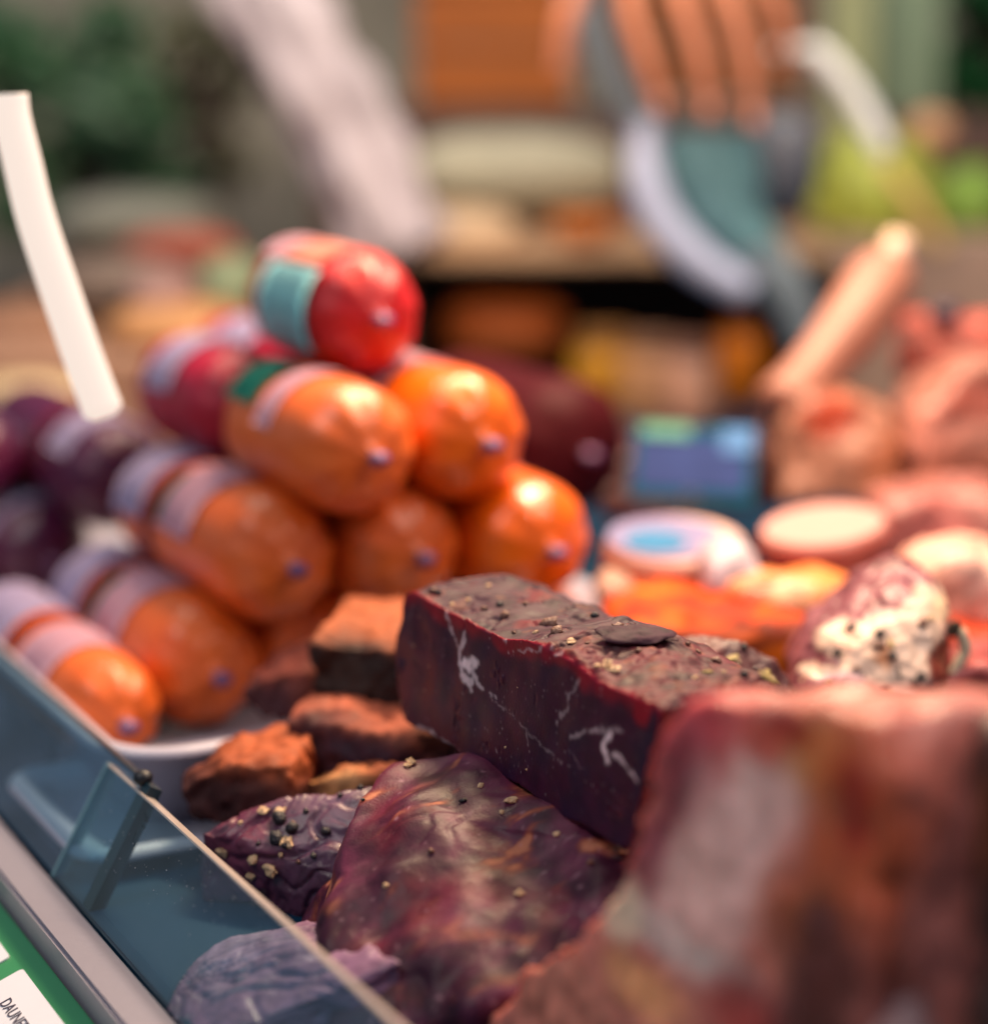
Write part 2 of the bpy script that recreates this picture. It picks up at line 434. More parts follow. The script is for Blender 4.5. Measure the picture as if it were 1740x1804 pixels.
def poly_d(pt, line):
    best = 9
    for a, b in zip(line, line[1:]):
        ab = b - a; t = max(0, min(1, (pt - a).dot(ab) / max(1e-12, ab.length_squared)))
        best = min(best, (pt - a - ab * t).length)
    return best
FAT = [([(330,300),(345,380),(380,455),(398,530)], 9, .55), ([(398,530),(405,600),(425,665),(470,735)], 12, .75), ([(432,420),(408,470),(400,540)], 9, .6),
       ([(425,585),(455,592),(482,580)], 30, 1.0), ([(470,600),(480,660),(530,730)], 14, .6), ([(530,730),(590,760),(630,800)], 7, .35), ([(418,655),(465,690)], 24, .7), ([(405,520),(425,470)], 14, .6),
       ([(640,440),(665,510),(690,545)], 9, .5), ([(690,525),(760,520),(850,500)], 9, .35), ([(900,500),(960,540)], 12, .55),
       ([(1060,680),(1000,760),(980,850),(935,910)], 10, .28), ([(1015,985),(1100,965),(1200,945),(1290,960)], 10, .35),
       ([(1222,985),(1192,1050),(1208,1105)], 19, 1.0), ([(1240,1070),(1310,1145),(1372,1225)], 10, .7), ([(1180,920),(1215,970)], 8, .4),
       ([(720,880),(770,960),(780,1030)], 8, .2), ([(780,960),(880,1070),(1010,1160)], 7, .16), ([(540,920),(600,1040),(640,1135)], 5, .22), ([(560,760),(700,880)], 5, .15),
       ([(150,932),(220,945),(290,992),(370,1036)], 8, .6), ([(150,280),(125,360)], 5, .25), ([(1000,1060),(1120,1240)], 5, .12)]
HS = 1 / 3.107 * mpp(.79)      # metres per crop unit
FATL = [([hface(*p) for p in l], wd * HS * 1.0, s) for l, wd, s in FAT]
def hmask(p):     # 1 on the cut face
    d = (p - hp).dot(hn)
    return sstep(-.0020, -.0006, d + .0006 * FB(p, 300, 4, 3) + .0010 * FB(p, 80, 29, 2))
topline = [hface(*p) for p in face[:21]]
RED0 = hface(1395, 830); ENDD = PZ(1195, 1160, .108).dot(D)
def hdisp(p, n):
    m = hmask(p)
    d = (FB(p, 45, 1, 3) * .0013 + FB(p, 20, 30, 2) * .0022) * (1 - .93 * m)
    if m < .98:
        r = 1 - abs(N(p + Vector((FB(p, 90, 5, 2),) * 3) * .006, 70, 6)) * 2.2
        crack = sstep(.80, 1.0, r)
        d += (1 - m) * (FB(p, 100, 2, 2) * .0004 + FB(p, 420, 3, 2) * .00010 - crack * .0013)
        d += (1 - m) * .0008 * sstep(.30, .40, N(p, 70, 8))
        dr = sstep(-.006, .008, ENDD - p.dot(D))
        d += (1 - m) * dr * (FB(p, 55, 24, 3) * .0022 - .002 * (1 - sstep(.0, .006, abs(ENDD - p.dot(D)))))
    else: d += FB(p, 40, 9, 2) * .0006
    return d
cutc, cutr, cutd = lin((56, 11, 40)), lin((140, 3, 30)), lin((36, 14, 44))
crust, crust2, tan = lin((62, 30, 46)), lin((40, 17, 30)), lin((108, 62, 48))
fatc = lin((236, 214, 218))
def hcol(p, n):
    m = hmask(p)
    c = mix3(cutc, cutd, sstep(-.3, .5, FB(p, 45, 11, 3)))
    td = poly_d(p, topline)
    c = mix3(c, cutr, .8 * (1 - sstep(.001, .008, td + FB(p, 70, 12, 2) * .005)))  # light passing through the thin top edge, painted in as red
    c = mix3(c, cutr, .9 * (1 - sstep(.6, 1.2, (p - RED0).length / .007 + FB(p, 120, 18, 2) * .4)))  # same painted glow as a patch by the right corner
    q = p + Vector((FB(p, 200, 13, 2), FB(p, 200, 14, 2), FB(p, 200, 15, 2))) * .0016
    if m > .01:
        f = 0
        for l, wd, s in FATL:
            dd = poly_d(q, l)
            if dd < wd * 2.4: f = max(f, s * (1 - sstep(wd * .55, wd * 1.7, dd + wd * .5 * FB(p, 420, 19, 2))))
        sp = noise.noise(p * 900)
        f = max(f, .30 * sstep(.58, .8, sp))
        c = mix3(c, fatc, f)
    k = mix3(crust, crust2, sstep(-.1, .7, FB(p, 70, 21, 3)))
    k = mix3(k, tan, .55 * sstep(.42, .70, FB(p, 95, 22, 3)))
    k = mix3(k, lin((110, 22, 30)), .6 * sstep(.35, .6, FB(p, 60, 23, 2)))
    dr = sstep(-.008, .012, ENDD - p.dot(D) + .006 * FB(p, 70, 25, 3))
    k = mix3(k, mix3(lin((96, 34, 44)), lin((58, 24, 30)), sstep(-.2, .5, FB(p, 90, 26, 3))), .9 * dr)
    k = mix3(k, lin((130, 64, 44)), .5 * dr * sstep(.3, .6, FB(p, 140, 27, 3)))
    e = 1 - sstep(.0, .0025, abs((p - hp).dot(hn) + .0015))
    k = mix3(k, tan, .35 * e)
    o3 = mix3(k, c, m)
    return (*o3, 1.5 - .65 * m)
hero = lump('cured_beef_block', hbm, (fc.x, fc.y, .06), .00075, 2, hdisp, hcol, MEAT_CUT,
            'dark burgundy cured beef block with smooth cut face and white fat veins, in sharp focus', 'cured meat')
grains(hero, [(*HX(x, y), s, k) for x, y, s, k in [
    (262,195,.0021,'b'),(290,205,.0016,'d'),(540,292,.0016,'b'),(622,272,.0017,'d'),(650,328,.0022,'b'),(895,375,.0030,'b'),(930,420,.0022,'b'),(360,265,.0013,'t'),(1265,392,.0022,'b'),(1190,270,.0026,'d'),(1240,260,.002,'b'),(1415,325,.0026,'b'),(1390,470,.0018,'b'),
    (1205,610,.0024,'t'),(1250,625,.002,'t'),(1160,605,.0016,'t'),(1385,520,.0014,'b'),(560,165,.0014,'t'),(950,155,.0012,'t'),(1330,160,.0016,'b'),(1480,330,.0016,'t'),(760,260,.0012,'b'),(820,420,.0014,'t'),(700,420,.0012,'b'),(1010,470,.0016,'t'),(1100,480,.0013,'b'),(450,240,.0011,'t'),(1140,330,.0018,'d'),
    (180,330,.0004,'t'),(150,490,.0004,'t'),(235,600,.0004,'t'),(210,735,.0005,'t'),(655,1045,.0007,'t'),(770,1170,.0006,'t'),(720,720,.0004,'t'),(420,690,.0004,'t'),(65,740,.0006,'t'),(85,800,.0005,'t'),(110,860,.0005,'t')]])
grains(hero, [(1262,1166,.0018,'b'),(1288,1162,.0020,'h'),(1300,1166,.0014,'t'),(1350,1195,.002,'h'),(1356,1200,.0018,'t'),(1230,1150,.0015,'b'),(1330,1180,.0013,'d'),(1210,1135,.0013,'b'),(1275,1185,.0012,'t'),(1310,1190,.0016,'d'),(1245,1185,.0014,'h'),(1225,1195,.0012,'t')])
# the lifted flake of crust
fl = surf_points(hero, [HX(1360, 455)])[0]
if fl:
    bm = bmesh.new(); bmesh.ops.create_uvsphere(bm, u_segments=28, v_segments=14, radius=1)
    for v in bm.verts:
        a = math.atan2(v.co.y, v.co.x); k = 1 + .14 * math.sin(2.3 * a + 1) + .08 * math.sin(5 * a)
        v.co = Vector((v.co.x * .0135 * k, v.co.y * .0085 * k, v.co.z * .0016 + .0011 * N(v.co, 2.2, 3) + .0012 * v.co.x))
    me = bpy.data.meshes.new('crust_flake'); bm.to_mesh(me); bm.free()
    shape(me, None, lambda p, n: mix3(crust, crust2, sstep(-.2, .5, FB(p, 400, 3))))
    f = link('crust_flake', me, MEAT_DRY, hero)
    f.matrix_world = Matrix.Translation(fl[0] + fl[1] * .0022) @ fl[1].to_track_quat('Z', 'Y').to_matrix().to_4x4() @ Matrix.Rotation(R(-20), 4, 'Z') @ Matrix.Rotation(R(-6), 4, 'X')

# the piece with herbs behind its right end
pts = [PZ(1165,1125,.098),PZ(1230,1112,.102),PZ(1300,1128,.100),PZ(1362,1160,.092),PZ(1402,1215,.078),PZ(1180,1190,.092),PZ(1300,1250,.08),PZ(1200,1270,.075),PZ(1400,1260,.06)]
pts += [Vector((p.x, p.y + .005, .03)) for p in pts]
def rough_disp(a=.0022, f1=40, b=.0009, f2=170, wr=.0, wf=90, st=None, seed=0):
    def f(p, n):
        d = FB(p, f1, 1 + seed) * a + FB(p, f2, 2 + seed) * b
        if wr:
            q = p.copy()
            if st: q = Vector((p.dot(D) * st[0], p.dot(E) * st[1], p.z * st[2]))
            q += Vector((FB(p, 45, 5 + seed, 2), FB(p, 45, 6 + seed, 2), FB(p, 45, 7 + seed, 2))) * .01
            d -= wr * sstep(.55, 1, 1 - abs(N(q, wf, 8 + seed)) * 2.4)
        return d
    return f
herbp = lump('cured_beef_end', hull(pts), pts[0].copy().lerp(pts[4], .5) * 1, .0012, 3, rough_disp(.0022, 40, .0007, 170, .0006),
             painter((92, 46, 44), [(PZ(1240,1165,.098), .02, (112, 26, 34), .8, .4), (PZ(1320,1150,.098), .014, (70, 36, 36), .8, .4)], .5), MEAT,
             'rough red-brown end of cured beef flecked with herbs, right of the sharp block', 'cured meat')
grains(herbp, [(1262,1166,.0018,'b'),(1288,1162,.0020,'h'),(1300,1166,.0014,'t'),(1350,1195,.002,'h'),(1356,1200,.0018,'t'),(1230,1150,.0015,'b'),(1330,1180,.0013,'d'),(1365,1205,.0014,'h'),(1210,1135,.0013,'b'),(1310,1140,.0016,'d'),(1275,1185,.0012,'t')])

# ------------------------------------------------------------------ wrinkled piece under the block
W = [(800,1320,.066),(735,1330,.064),(690,1350,.060),(640,1400,.055),(615,1445,.050),(598,1540,.034),(560,1600,.014),(528,1645,.0),
     (960,1420,.064),(1110,1480,.062),(1150,1520,.058),(1140,1600,.046),(1050,1640,.040),(980,1700,.032),(930,1740,.026),(740,1420,.060),(700,1800,.002),(880,1800,.012)]
P = [PZ(*q) for q in W]
P += [Vector((P[0].x + .02, P[0].y + .02, 0)), Vector((P[9].x + .07, P[9].y + .05, .0)), Vector((P[9].x + .07, P[9].y + .05, .055)), PZ(560, 1880, 0), PZ(620, 1720, .020), PZ(980, 1850, 0), PZ(520,1640,0), PZ(600,1780,.012)]
def wq(p):
    w_ = Vector((FB(p, 26, 5, 2), FB(p, 26, 6, 2), FB(p, 26, 7, 2))) * .009
    p = p + w_
    return Vector((p.dot(D) * 1.5, p.dot(E) * .55, p.z * 1.3))
def wdisp(p, n):
    q = wq(p)
    rdg = sstep(.3, 1, 1 - abs(N(q, 17, 8)) * 2.4)
    rd2 = sstep(.4, 1, 1 - abs(N(q, 60, 9)) * 2.6)
    return FB(p, 20, 1, 2) * .0075 + FB(p, 42, 12, 2) * .0022 - rdg * .0022 - rd2 * .0006 * sstep(0, .5, FB(p, 30, 10, 2)) + FB(p, 200, 2, 2) * .00015
def wcol(p, n):
    q = wq(p)
    c = mix3(lin((106, 46, 72)), lin((60, 18, 40)), sstep(-.3, .5, FB(p, 34, 31, 4)))
    c = mix3(c, lin((112, 20, 38)), .5 * sstep(.2, .7, FB(p, 26, 32, 3)))
    st = FB(q, 58, 33, 4)
    area_ = sstep(-.35, .25, FB(p, 22, 34, 2))
    c = mix3(c, lin((146, 70, 46)), .7 * sstep(.12, .45, st) * area_)
    c = mix3(c, lin((206, 138, 96)), .75 * sstep(.38, .65, st) * area_)
    c = mix3(c, lin((44, 20, 34)), .65 * sstep(.25, .7, FB(q, 44, 37, 4)))
    c = mix3(c, lin((190, 150, 160)), .4 * sstep(.5, .75, noise.noise(p * 330)))
    return (c[0] * .82, c[1] * .74, c[2] * .80, 1.0 + .3 * sstep(.2, .5, st))
wr = lump('cured_neck_piece', hull(P), (P[8].x, P[8].y, 0), .0010, 9, wdisp, wcol, MEAT_DARK,
          'wrinkled purple cured pork with ochre veins, lying under the sharp block', 'cured meat')
grains(wr, [(724,1345,.0022,'t'),(718,1350,.0016,'t'),(884,1432,.0013,'t'),(900,1412,.002,'t'),(816,1412,.0014,'d'),(915,1575,.0018,'t'),(640,1410,.001,'d'),(760,1500,.0014,'b'),(980,1470,.0012,'t'),(846,1385,.0014,'t'),(1040,1520,.0014,'b'),(680,1560,.0013,'t'),(1100,1497,.0022,'t'),(1088,1500,.0015,'b')])

# dark purple piece with peppercorns, left of it
W = [(355,1468,.030),(420,1432,.036),(500,1408,.042),(560,1412,.042),(630,1398,.046),(690,1385,.046),(365,1500,.012),(430,1560,.006),(500,1600,.002),(560,1620,.0),(640,1560,.02)]
P = [PZ(*q) for q in W]
P += [Vector((p.x, p.y, 0)) for p in P[:6]] + [Vector((P[3].x + .05, P[3].y - .04, .03)), Vector((P[3].x + .05, P[3].y - .04, 0))]
def pdisp(p, n):
    q = Vector((p.dot(D) * 1.6, p.dot(E) * .8, p.z * 1.2)) + Vector((FB(p, 40, 5, 2), FB(p, 40, 6, 2), FB(p, 40, 7, 2))) * .014
    return FB(p, 30, 41, 2) * .004 - .0016 * sstep(.4, 1, 1 - abs(N(q, 45, 42)) * 2.6) - .0005 * sstep(.5, 1, 1 - abs(N(q, 120, 43)) * 2.6) + FB(p, 200, 44, 2) * .00025
pp = lump('peppered_cured_piece', hull(P), (P[3].x, P[3].y, 0), .0010, 6, pdisp,
          painter((82, 44, 66), [(P[0], .03, (112, 40, 62), .6, .5), (P[4], .03, (110, 84, 104), .5, .5)], .5, 90), MEAT_WET,
          'dark purple cured piece with black peppercorns on top, beside the glass screen', 'cured meat')
K5 = lambda x, y: (x / 2.244, 1000 + y / 2.244)
grains(pp, [(*K5(x, y), s, k) for x, y, s, k in [(1110,995,.0036,'d'),(1112,968,.0024,'t'),(1155,1030,.0026,'d'),(1160,1018,.0014,'b'),(1092,1072,.0028,'d'),(1135,1088,.0024,'t'),(1128,1098,.0018,'d'),(1290,1043,.0024,'d'),(1003,1155,.0026,'t'),(1072,1195,.0027,'t'),(880,1125,.002,'t'),(1040,963,.002,'t'),(992,1220,.0018,'t'),(1425,875,.0016,'d'),(1110,1135,.0015,'t'),(1345,905,.0014,'d'),(1240,1140,.0016,'d'),(950,1010,.0012,'t'),(1210,965,.0014,'d'),(1180,1165,.0013,'b'),(1020,1090,.0013,'d')]])

# pale netted piece behind the near glass screen
W = [(300,1740,.004),(330,1690,.010),(400,1650,.016),(470,1625,.020),(540,1612,.022),(290,1780,.0),(330,1850,-.004),(520,1850,-.004),(620,1700,.014),(600,1640,.022)]
P = [PZ(*q) for q in W]
P += [Vector((P[4].x + .03, P[4].y + .01, 0)), Vector((P[2].x, P[2].y + .01, 0)), Vector((P[0].x, P[0].y, 0)), Vector((P[4].x + .04, P[4].y - .06, .03)), Vector((P[4].x + .04, P[4].y - .06, 0))]
ax0, ax1 = P[0], (P[8] + P[9]) / 2
def ndisp(p, n):
    a = (ax1 - ax0).normalized(); v = p - ax0; al = v.dot(a); pr = v - a * al
    th_ = math.atan2(pr.z, pr.dot(a.cross(Z).normalized()))
    q = Vector((al * 14, th_ * 2.1, 0)) + Vector((FB(p, 40, 5, 2), FB(p, 40, 6, 2), 0)) * .5
    return FB(p, 28, 51, 2) * .003 - .0011 * sstep(.4, 1, 1 - abs(N(q, 1.9, 52)) * 2.2) - .0004 * sstep(.4, 1, 1 - abs(N(q, 4.6, 53)) * 2.2) + FB(p, 210, 54, 2) * .0002
npc = lump('netted_cured_piece', hull(P), (P[4].x, P[4].y, 0), .0010, 8, ndisp,
           painter((128, 92, 118), [(P[0], .02, (104, 80, 98), .6, .5), (P[2], (.03, .02, .02), (160, 130, 152), .6, .6)], .5, 90), MEAT_WET,
           'pale mauve wrinkled cured piece seen through the near glass screen', 'cured meat')
def tube(name, pts, rad, mat, parent=None, seg=8, closed_tips=True):
    """round tube through points with a radius or a list of radii"""
    pts = [Vector(p) for p in pts]; n = len(pts); rs = rad if isinstance(rad, (list, tuple)) else [rad] * n
    bm = bmesh.new(); rings = []; ref = Vector((.31, .2, .93))
    for i, p in enumerate(pts):
        t = (pts[min(n - 1, i + 1)] - pts[max(0, i - 1)]).normalized()
        u = t.cross(ref).normalized(); v = t.cross(u).normalized()
        rings.append([bm.verts.new(p + (u * math.cos(2 * math.pi * j / seg) + v * math.sin(2 * math.pi * j / seg)) * rs[i]) for j in range(seg)])
    for a, b in zip(rings, rings[1:]):
        for j in range(seg): bm.faces.new((a[j], a[(j + 1) % seg], b[(j + 1) % seg], b[j]))
    bm.faces.new(rings[0][::-1]); bm.faces.new(rings[-1])
    bmesh.ops.recalc_face_normals(bm, faces=bm.faces)
    return bm_link(name, bm, mat, parent)
def curve_pts(P, n=8):
    P = [Vector(p) for p in P]; out = []
    Q = [P[0] * 2 - P[1]] + P + [P[-1] * 2 - P[-2]]
    for i in range(1, len(Q) - 2):
        a, b, c, d = Q[i - 1:i + 3]
        for k in range(n):
            t = k / n
            out.append(.5 * ((2 * b) + (c - a) * t + (2 * a - 5 * b + 4 * c - d) * t * t + (-a + 3 * b - 3 * c + d) * t ** 3))
    return out + [P[-1]]
STRING = plain('butcher_string', (226, 205, 170), .8, bump=.5, scale=1500)
h = surf_points(npc, [(285, 1738), (296, 1728), (312, 1742), (302, 1764), (288, 1756)])
h = [x[0] + x[1] * .0008 for x in h if x]
if len(h) > 2: tube('string_knot', curve_pts(h), .0012, plain('grey_string', (170, 165, 170), .8), npc)

# ------------------------------------------------------------------ fat-topped ham tip with pepper and string
KT = lambda x, y: (1350 + x / 4.4615, 1000 + y / 4.4615)
ty = .93
out = [(160,900),(250,740),(380,520),(600,390),(820,260),(1000,170),(1120,100),(1250,140),(1380,210),(1480,330),(1500,480),(1440,640),(1400,800),(1340,960),(1200,1060),(900,1100),(500,1080),(250,1040)]
fr = [PY(*KT(x, y), ty - .012) for x, y in out]
cc = sum(fr, Vector()) / len(fr)
def rsc(s, dy, dz=0): return [cc + (p - cc) * s + Vector((.0, dy + (p.z - cc.z) * s * .75, dz)) for p in fr]
bm = loft([rsc(.55, -.020), rsc(.85, -.010), rsc(1.0, .004), rsc(1.03, .022), rsc(.9, .045), rsc(.55, .06)])
def tcol(p, n):
    px, py = proj(p); x, y = (px - 1350) * 4.4615, (py - 1000) * 4.4615
    wx = FB(p, 110, 61, 3) * 45; wy = FB(p, 110, 62, 3) * 45; x += wx; y += wy
    c = mix3(lin((142, 84, 92)), lin((104, 48, 56)), sstep(-.2, .4, FB(p, 80, 63)))
    def el(cx, cy, rx, ry, s=.18): return 1 - sstep(1 - s, 1 + s, math.hypot((x - cx) / rx, (y - cy) / ry))
    f = max(el(960, 700, 360, 320), el(640, 560, 250, 140), el(430, 810, 170, 50), el(1310, 270, 210, 140), el(700, 850, 170, 140), el(950, 960, 300, 120) * .85, el(1180, 620, 210, 360))
    c = mix3(c, lin((216, 186, 164)), f * .95)
    c = mix3(c, lin((206, 128, 70)), .85 * el(920, 690, 70, 100, .5)); c = mix3(c, lin((196, 140, 116)), .7 * el(600, 560, 90, 60, .5))
    c = mix3(c, lin((228, 196, 150)), .6 * el(1400, 320, 90, 120, .5))
    c = mix3(c, lin((128, 52, 34)), el(1400, 800, 120, 260, .35)); c = mix3(c, lin((90, 56, 58)), el(1250, 1000, 130, 110, .5))
    c = mix3(c, lin((168, 128, 150)), .7 * el(600, 900, 170, 90, .4))
    return c
ham = lump('ham_tip', bm, (cc.x, cc.y + .02, .05), .0013, 3, rough_disp(.003, 40, .0006, 150, .0006, 60), tcol, MEAT_WET,
           'peppered ham tip with white fat cap and hanging string, right of centre', 'ham')
grains(ham, [(*KT(x, y), s, k) for x, y, s, k in [(895,520,0.0020,'d'),(990,700,0.0023,'d'),(880,620,0.0022,'b'),(980,610,0.0014,'h'),(560,670,0.0020,'d'),(590,700,0.0014,'t'),(680,465,0.0019,'d'),(640,490,0.0017,'d'),(1035,805,0.0015,'d'),(1215,855,0.0022,'d'),(1170,910,0.0023,'d'),(930,960,0.0019,'d'),(965,1000,0.0016,'t'),(710,800,0.0014,'b'),(1225,440,0.0022,'b'),(1290,400,0.0019,'t'),(490,915,0.0017,'t'),(285,890,0.0014,'t'),(1045,860,0.0010,'d'),(760,850,0.0009,'d')]])
sy = ty - .022
tube('string', curve_pts([PY(*KT(1475, 470), sy), PY(*KT(1530, 520), sy), PY(*KT(1562, 640), sy), PY(*KT(1520, 740), sy), PY(*KT(1470, 830), sy), PY(*KT(1505, 850), sy), PY(*KT(1500, 1000), sy), PY(*KT(1490, 1150), sy)]),
     [.0016, .0018, .002, .0022, .0024, .0026, .0028, .0028, .003, .003, .003, .003, .003, .003, .003, .003, .0028, .0028, .0028, .0028, .0028, .0028, .0028, .0028, .0028, .0028, .0028, .0028, .0026, .0026, .0026, .0028, .0026, .0022, .0016, .0012, .0008, .0008] + [.0006] * 19, STRING, ham)
tube('string_knot', curve_pts([PY(*KT(1440, 480), sy), PY(*KT(1480, 450), sy - .002), PY(*KT(1500, 475), sy), PY(*KT(1470, 510), sy - .002), PY(*KT(1430, 500), sy)]), .0022, plain('dark_string', (66, 50, 34), .8), ham)

# ------------------------------------------------------------------ big blurred pieces in the foreground
def slab(name, front, yref, width, label, cat, base, blobs, voxel=.003, smooth=5, dis=None, mat=MEAT, nrm=None, ref=None, lean=0, back=(0, 1, 1), warp=.22, grain=.06, group=None):
    """front outline in photo pixels on an upright plane that runs along the counter through ref at distance yref"""
    n = nrm or (E * -1 + Z * lean).normalized()
    ref = PY(*(ref or front[0]), yref)
    F = [PP(x, y, ref, n) for x, y in front]
    c = sum(F, Vector()) / len(F)
    ex = -n; ex = Vector((ex.x, ex.y, 0)).normalized()
    up_, s1_, s2_ = back
    def rg(t, s, dz): return [c + (p - c) * s + ex * t + Z * dz for p in F]
    bm = loft([rg(0, 1, 0), rg(width * .3, 1, up_ * .5), rg(width * .75, s1_, up_), rg(width, s2_, up_)])
    bl = []
    for b in blobs:
        px, py, r, k = b[:4]; off = b[4] if len(b) > 4 else 0
        bl.append((PP(px, py, ref, n) + ex * off, r, k, b[5] if len(b) > 5 else .9, b[6] if len(b) > 6 else .45))
    z0 = min(p.z for p in F)
    return lump(name, bm, (c.x + ex.x * width / 2, c.y + ex.y * width / 2, z0), voxel, smooth, dis or rough_disp(.004, 35, .0015, 120), painter(base, bl, warp, 50, grain), mat, label, cat, group)
# cut ham, pink with fat
slab('cut_ham', [(1200,1232),(1300,1238),(1440,1246),(1530,1256),(1545,1300),(1542,1480),(1525,1700),(1505,2000),(780,2000),(830,1815),(960,1690),(1075,1600),(1110,1510),(1135,1380),(1165,1290)], .585, .075,
     'large blurred pink cut ham with pale fat in the right foreground', 'ham', (212,122,106),
     [(1215,1330,(.03,.03,.03),(206,70,78)), (1180,1480,(.02,.02,.03),(132,52,66)), (1355,1390,(.017,.02,.022),(244,186,172)), (1295,1490,(.022,.02,.026),(250,194,182)), (1235,1580,(.022,.02,.022),(248,190,176)), (1400,1600,(.016,.02,.03),(196,112,88)), (1450,1340,(.018,.02,.012),(255,156,80)),
      (1480,1520,(.02,.02,.045),(206,92,46)), (1500,1440,(.007,.02,.014),(160,16,10),0,.95), (1395,1285,(.011,.03,.005),(170,24,12)), (1340,1300,(.012,.02,.006),(206,74,54)), (1180,1650,(.022,.02,.006),(240,200,188)), (1100,1605,(.01,.02,.009),(240,208,176)), (1280,1715,(.02,.02,.006),(232,206,194)),
      (1130,1740,(.022,.02,.008),(250,168,112)), (1000,1770,(.04,.03,.02),(206,126,104)), (1430,1620,(.01,.02,.01),(200,104,56)), (1320,1790,(.02,.02,.012),(174,62,57)), (1440,1760,(.02,.02,.03),(77,33,33))],
     dis=rough_disp(.004, 30, .0015, 120), mat=HAM, lean=.18, ref=(1300, 1238), back=(-.004, 1, .9))
# brown smoked block at the right edge
slab('smoked_ham', [(1588,1275),(1610,1258),(1660,1252),(1760,1274),(1900,1340),(1900,2000),(1520,2000),(1545,1700),(1570,1450)], .56, .10,
     'large blurred brown smoked ham cropped by the right edge', 'ham', (80,53,49),
     [(1640,1380,(.02,.03,.025),(107,63,42)), (1690,1290,(.03,.03,.01),(100,70,63)), (1610,1520,(.016,.03,.03),(76,57,56)), (1700,1570,(.03,.03,.02),(62,39,40)), (1660,1700,(.03,.03,.03),(74,56,51)), (1590,1290,(.016,.03,.012),(66,45,46)), (1620,1760,(.02,.02,.01),(83,61,38)), (1720,1450,(.02,.02,.014),(107,61,40))], mat=MEAT, lean=.1, ref=(1650, 1240))
slab('ham_offcut', [(1462,1742),(1490,1730),(1520,1748),(1535,1800),(1560,1900),(1450,1900),(1470,1800)], .53, .02,
     'small pale pink offcut in the dark gap at the bottom right', 'ham', (190, 150, 146), [], lean=.1)

# ------------------------------------------------------------------ smoked chunks left of the block
SM = (120, 66, 44)
def chunk(label, front, yref, width, base, blobs=(), rise=.0, **kw):
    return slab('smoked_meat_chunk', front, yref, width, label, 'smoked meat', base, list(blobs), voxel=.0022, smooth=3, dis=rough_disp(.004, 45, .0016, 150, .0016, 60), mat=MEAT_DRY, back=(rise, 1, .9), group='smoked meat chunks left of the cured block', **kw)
NV = Vector((-.25, -1, .15)).normalized()
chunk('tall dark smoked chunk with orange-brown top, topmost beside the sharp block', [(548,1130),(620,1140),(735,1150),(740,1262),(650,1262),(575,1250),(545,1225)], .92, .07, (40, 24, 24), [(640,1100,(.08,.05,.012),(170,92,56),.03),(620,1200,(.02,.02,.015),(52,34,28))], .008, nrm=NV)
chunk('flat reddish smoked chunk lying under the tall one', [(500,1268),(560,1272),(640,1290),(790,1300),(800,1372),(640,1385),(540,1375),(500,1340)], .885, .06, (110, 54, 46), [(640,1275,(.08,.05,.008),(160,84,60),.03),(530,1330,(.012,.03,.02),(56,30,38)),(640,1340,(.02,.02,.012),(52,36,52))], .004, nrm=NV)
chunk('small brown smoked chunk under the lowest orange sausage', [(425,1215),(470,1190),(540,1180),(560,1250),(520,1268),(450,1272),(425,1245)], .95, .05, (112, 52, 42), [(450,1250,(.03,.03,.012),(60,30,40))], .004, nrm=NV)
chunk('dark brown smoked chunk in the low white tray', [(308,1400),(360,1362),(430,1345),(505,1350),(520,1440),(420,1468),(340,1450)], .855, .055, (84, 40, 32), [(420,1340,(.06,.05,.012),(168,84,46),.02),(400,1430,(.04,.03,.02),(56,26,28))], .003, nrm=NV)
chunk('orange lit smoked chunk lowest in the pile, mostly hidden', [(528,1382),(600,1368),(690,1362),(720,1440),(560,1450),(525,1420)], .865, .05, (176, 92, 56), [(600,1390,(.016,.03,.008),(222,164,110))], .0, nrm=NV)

# ------------------------------------------------------------------ sausages
def sausage_skin(name, c, rough=.42, coat_r=.34, coat=.35):
    m, t, b = newmat(name)
    tc = t.nodes.new('ShaderNodeTexCoord')
    n = t.nodes.new('ShaderNodeTexNoise'); n.inputs['Scale'].default_value = 38; n.inputs['Detail'].default_value = 6
    v = t.nodes.new('ShaderNodeTexVoronoi'); v.inputs['Scale'].default_value = 420
    for x in (n, v): t.links.new(tc.outputs['Object'], x.inputs['Vector'])
    mx = t.nodes.new('ShaderNodeMixRGB'); l = lin(c)
    mx.inputs[1].default_value = (l[0] * .8, l[1] * .62, l[2] * .6, 1); mx.inputs[2].default_value = (min(1, l[0] * 1.1), l[1] * 1.3, l[2] * 1.4, 1)
    t.links.new(n.outputs['Fac'], mx.inputs[0]); t.links.new(mx.outputs[0], b.inputs['Base Color'])
    b.inputs['Roughness'].default_value = rough; b.inputs['Coat Weight'].default_value = coat; b.inputs['Specular IOR Level'].default_value = min(.5, coat + .12); b.inputs['Coat Roughness'].default_value = coat_r
    bp = t.nodes.new('ShaderNodeBump'); bp.inputs['Strength'].default_value = .15; bp.inputs['Distance'].default_value = .001
    t.links.new(n.outputs['Fac'], bp.inputs['Height']); t.links.new(bp.outputs[0], b.inputs['Normal'])
    return m
SK_OR = sausage_skin('orange_casing', (226, 104, 34))
SK_OR2 = sausage_skin('bright_orange_casing', (238, 104, 6), .36, .12)
SK_RED = sausage_skin('red_casing', (186, 18, 22))
SK_CRIM = sausage_skin('crimson_casing', (172, 10, 46))
SK_PLUM = sausage_skin('plum_casing', (78, 8, 54))
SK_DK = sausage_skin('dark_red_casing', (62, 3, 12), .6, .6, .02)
LBL = plain('pink_label', (224, 184, 204), .4, var=.05); LBL2 = plain('lavender_label', (190, 180, 216), .4, var=.06)
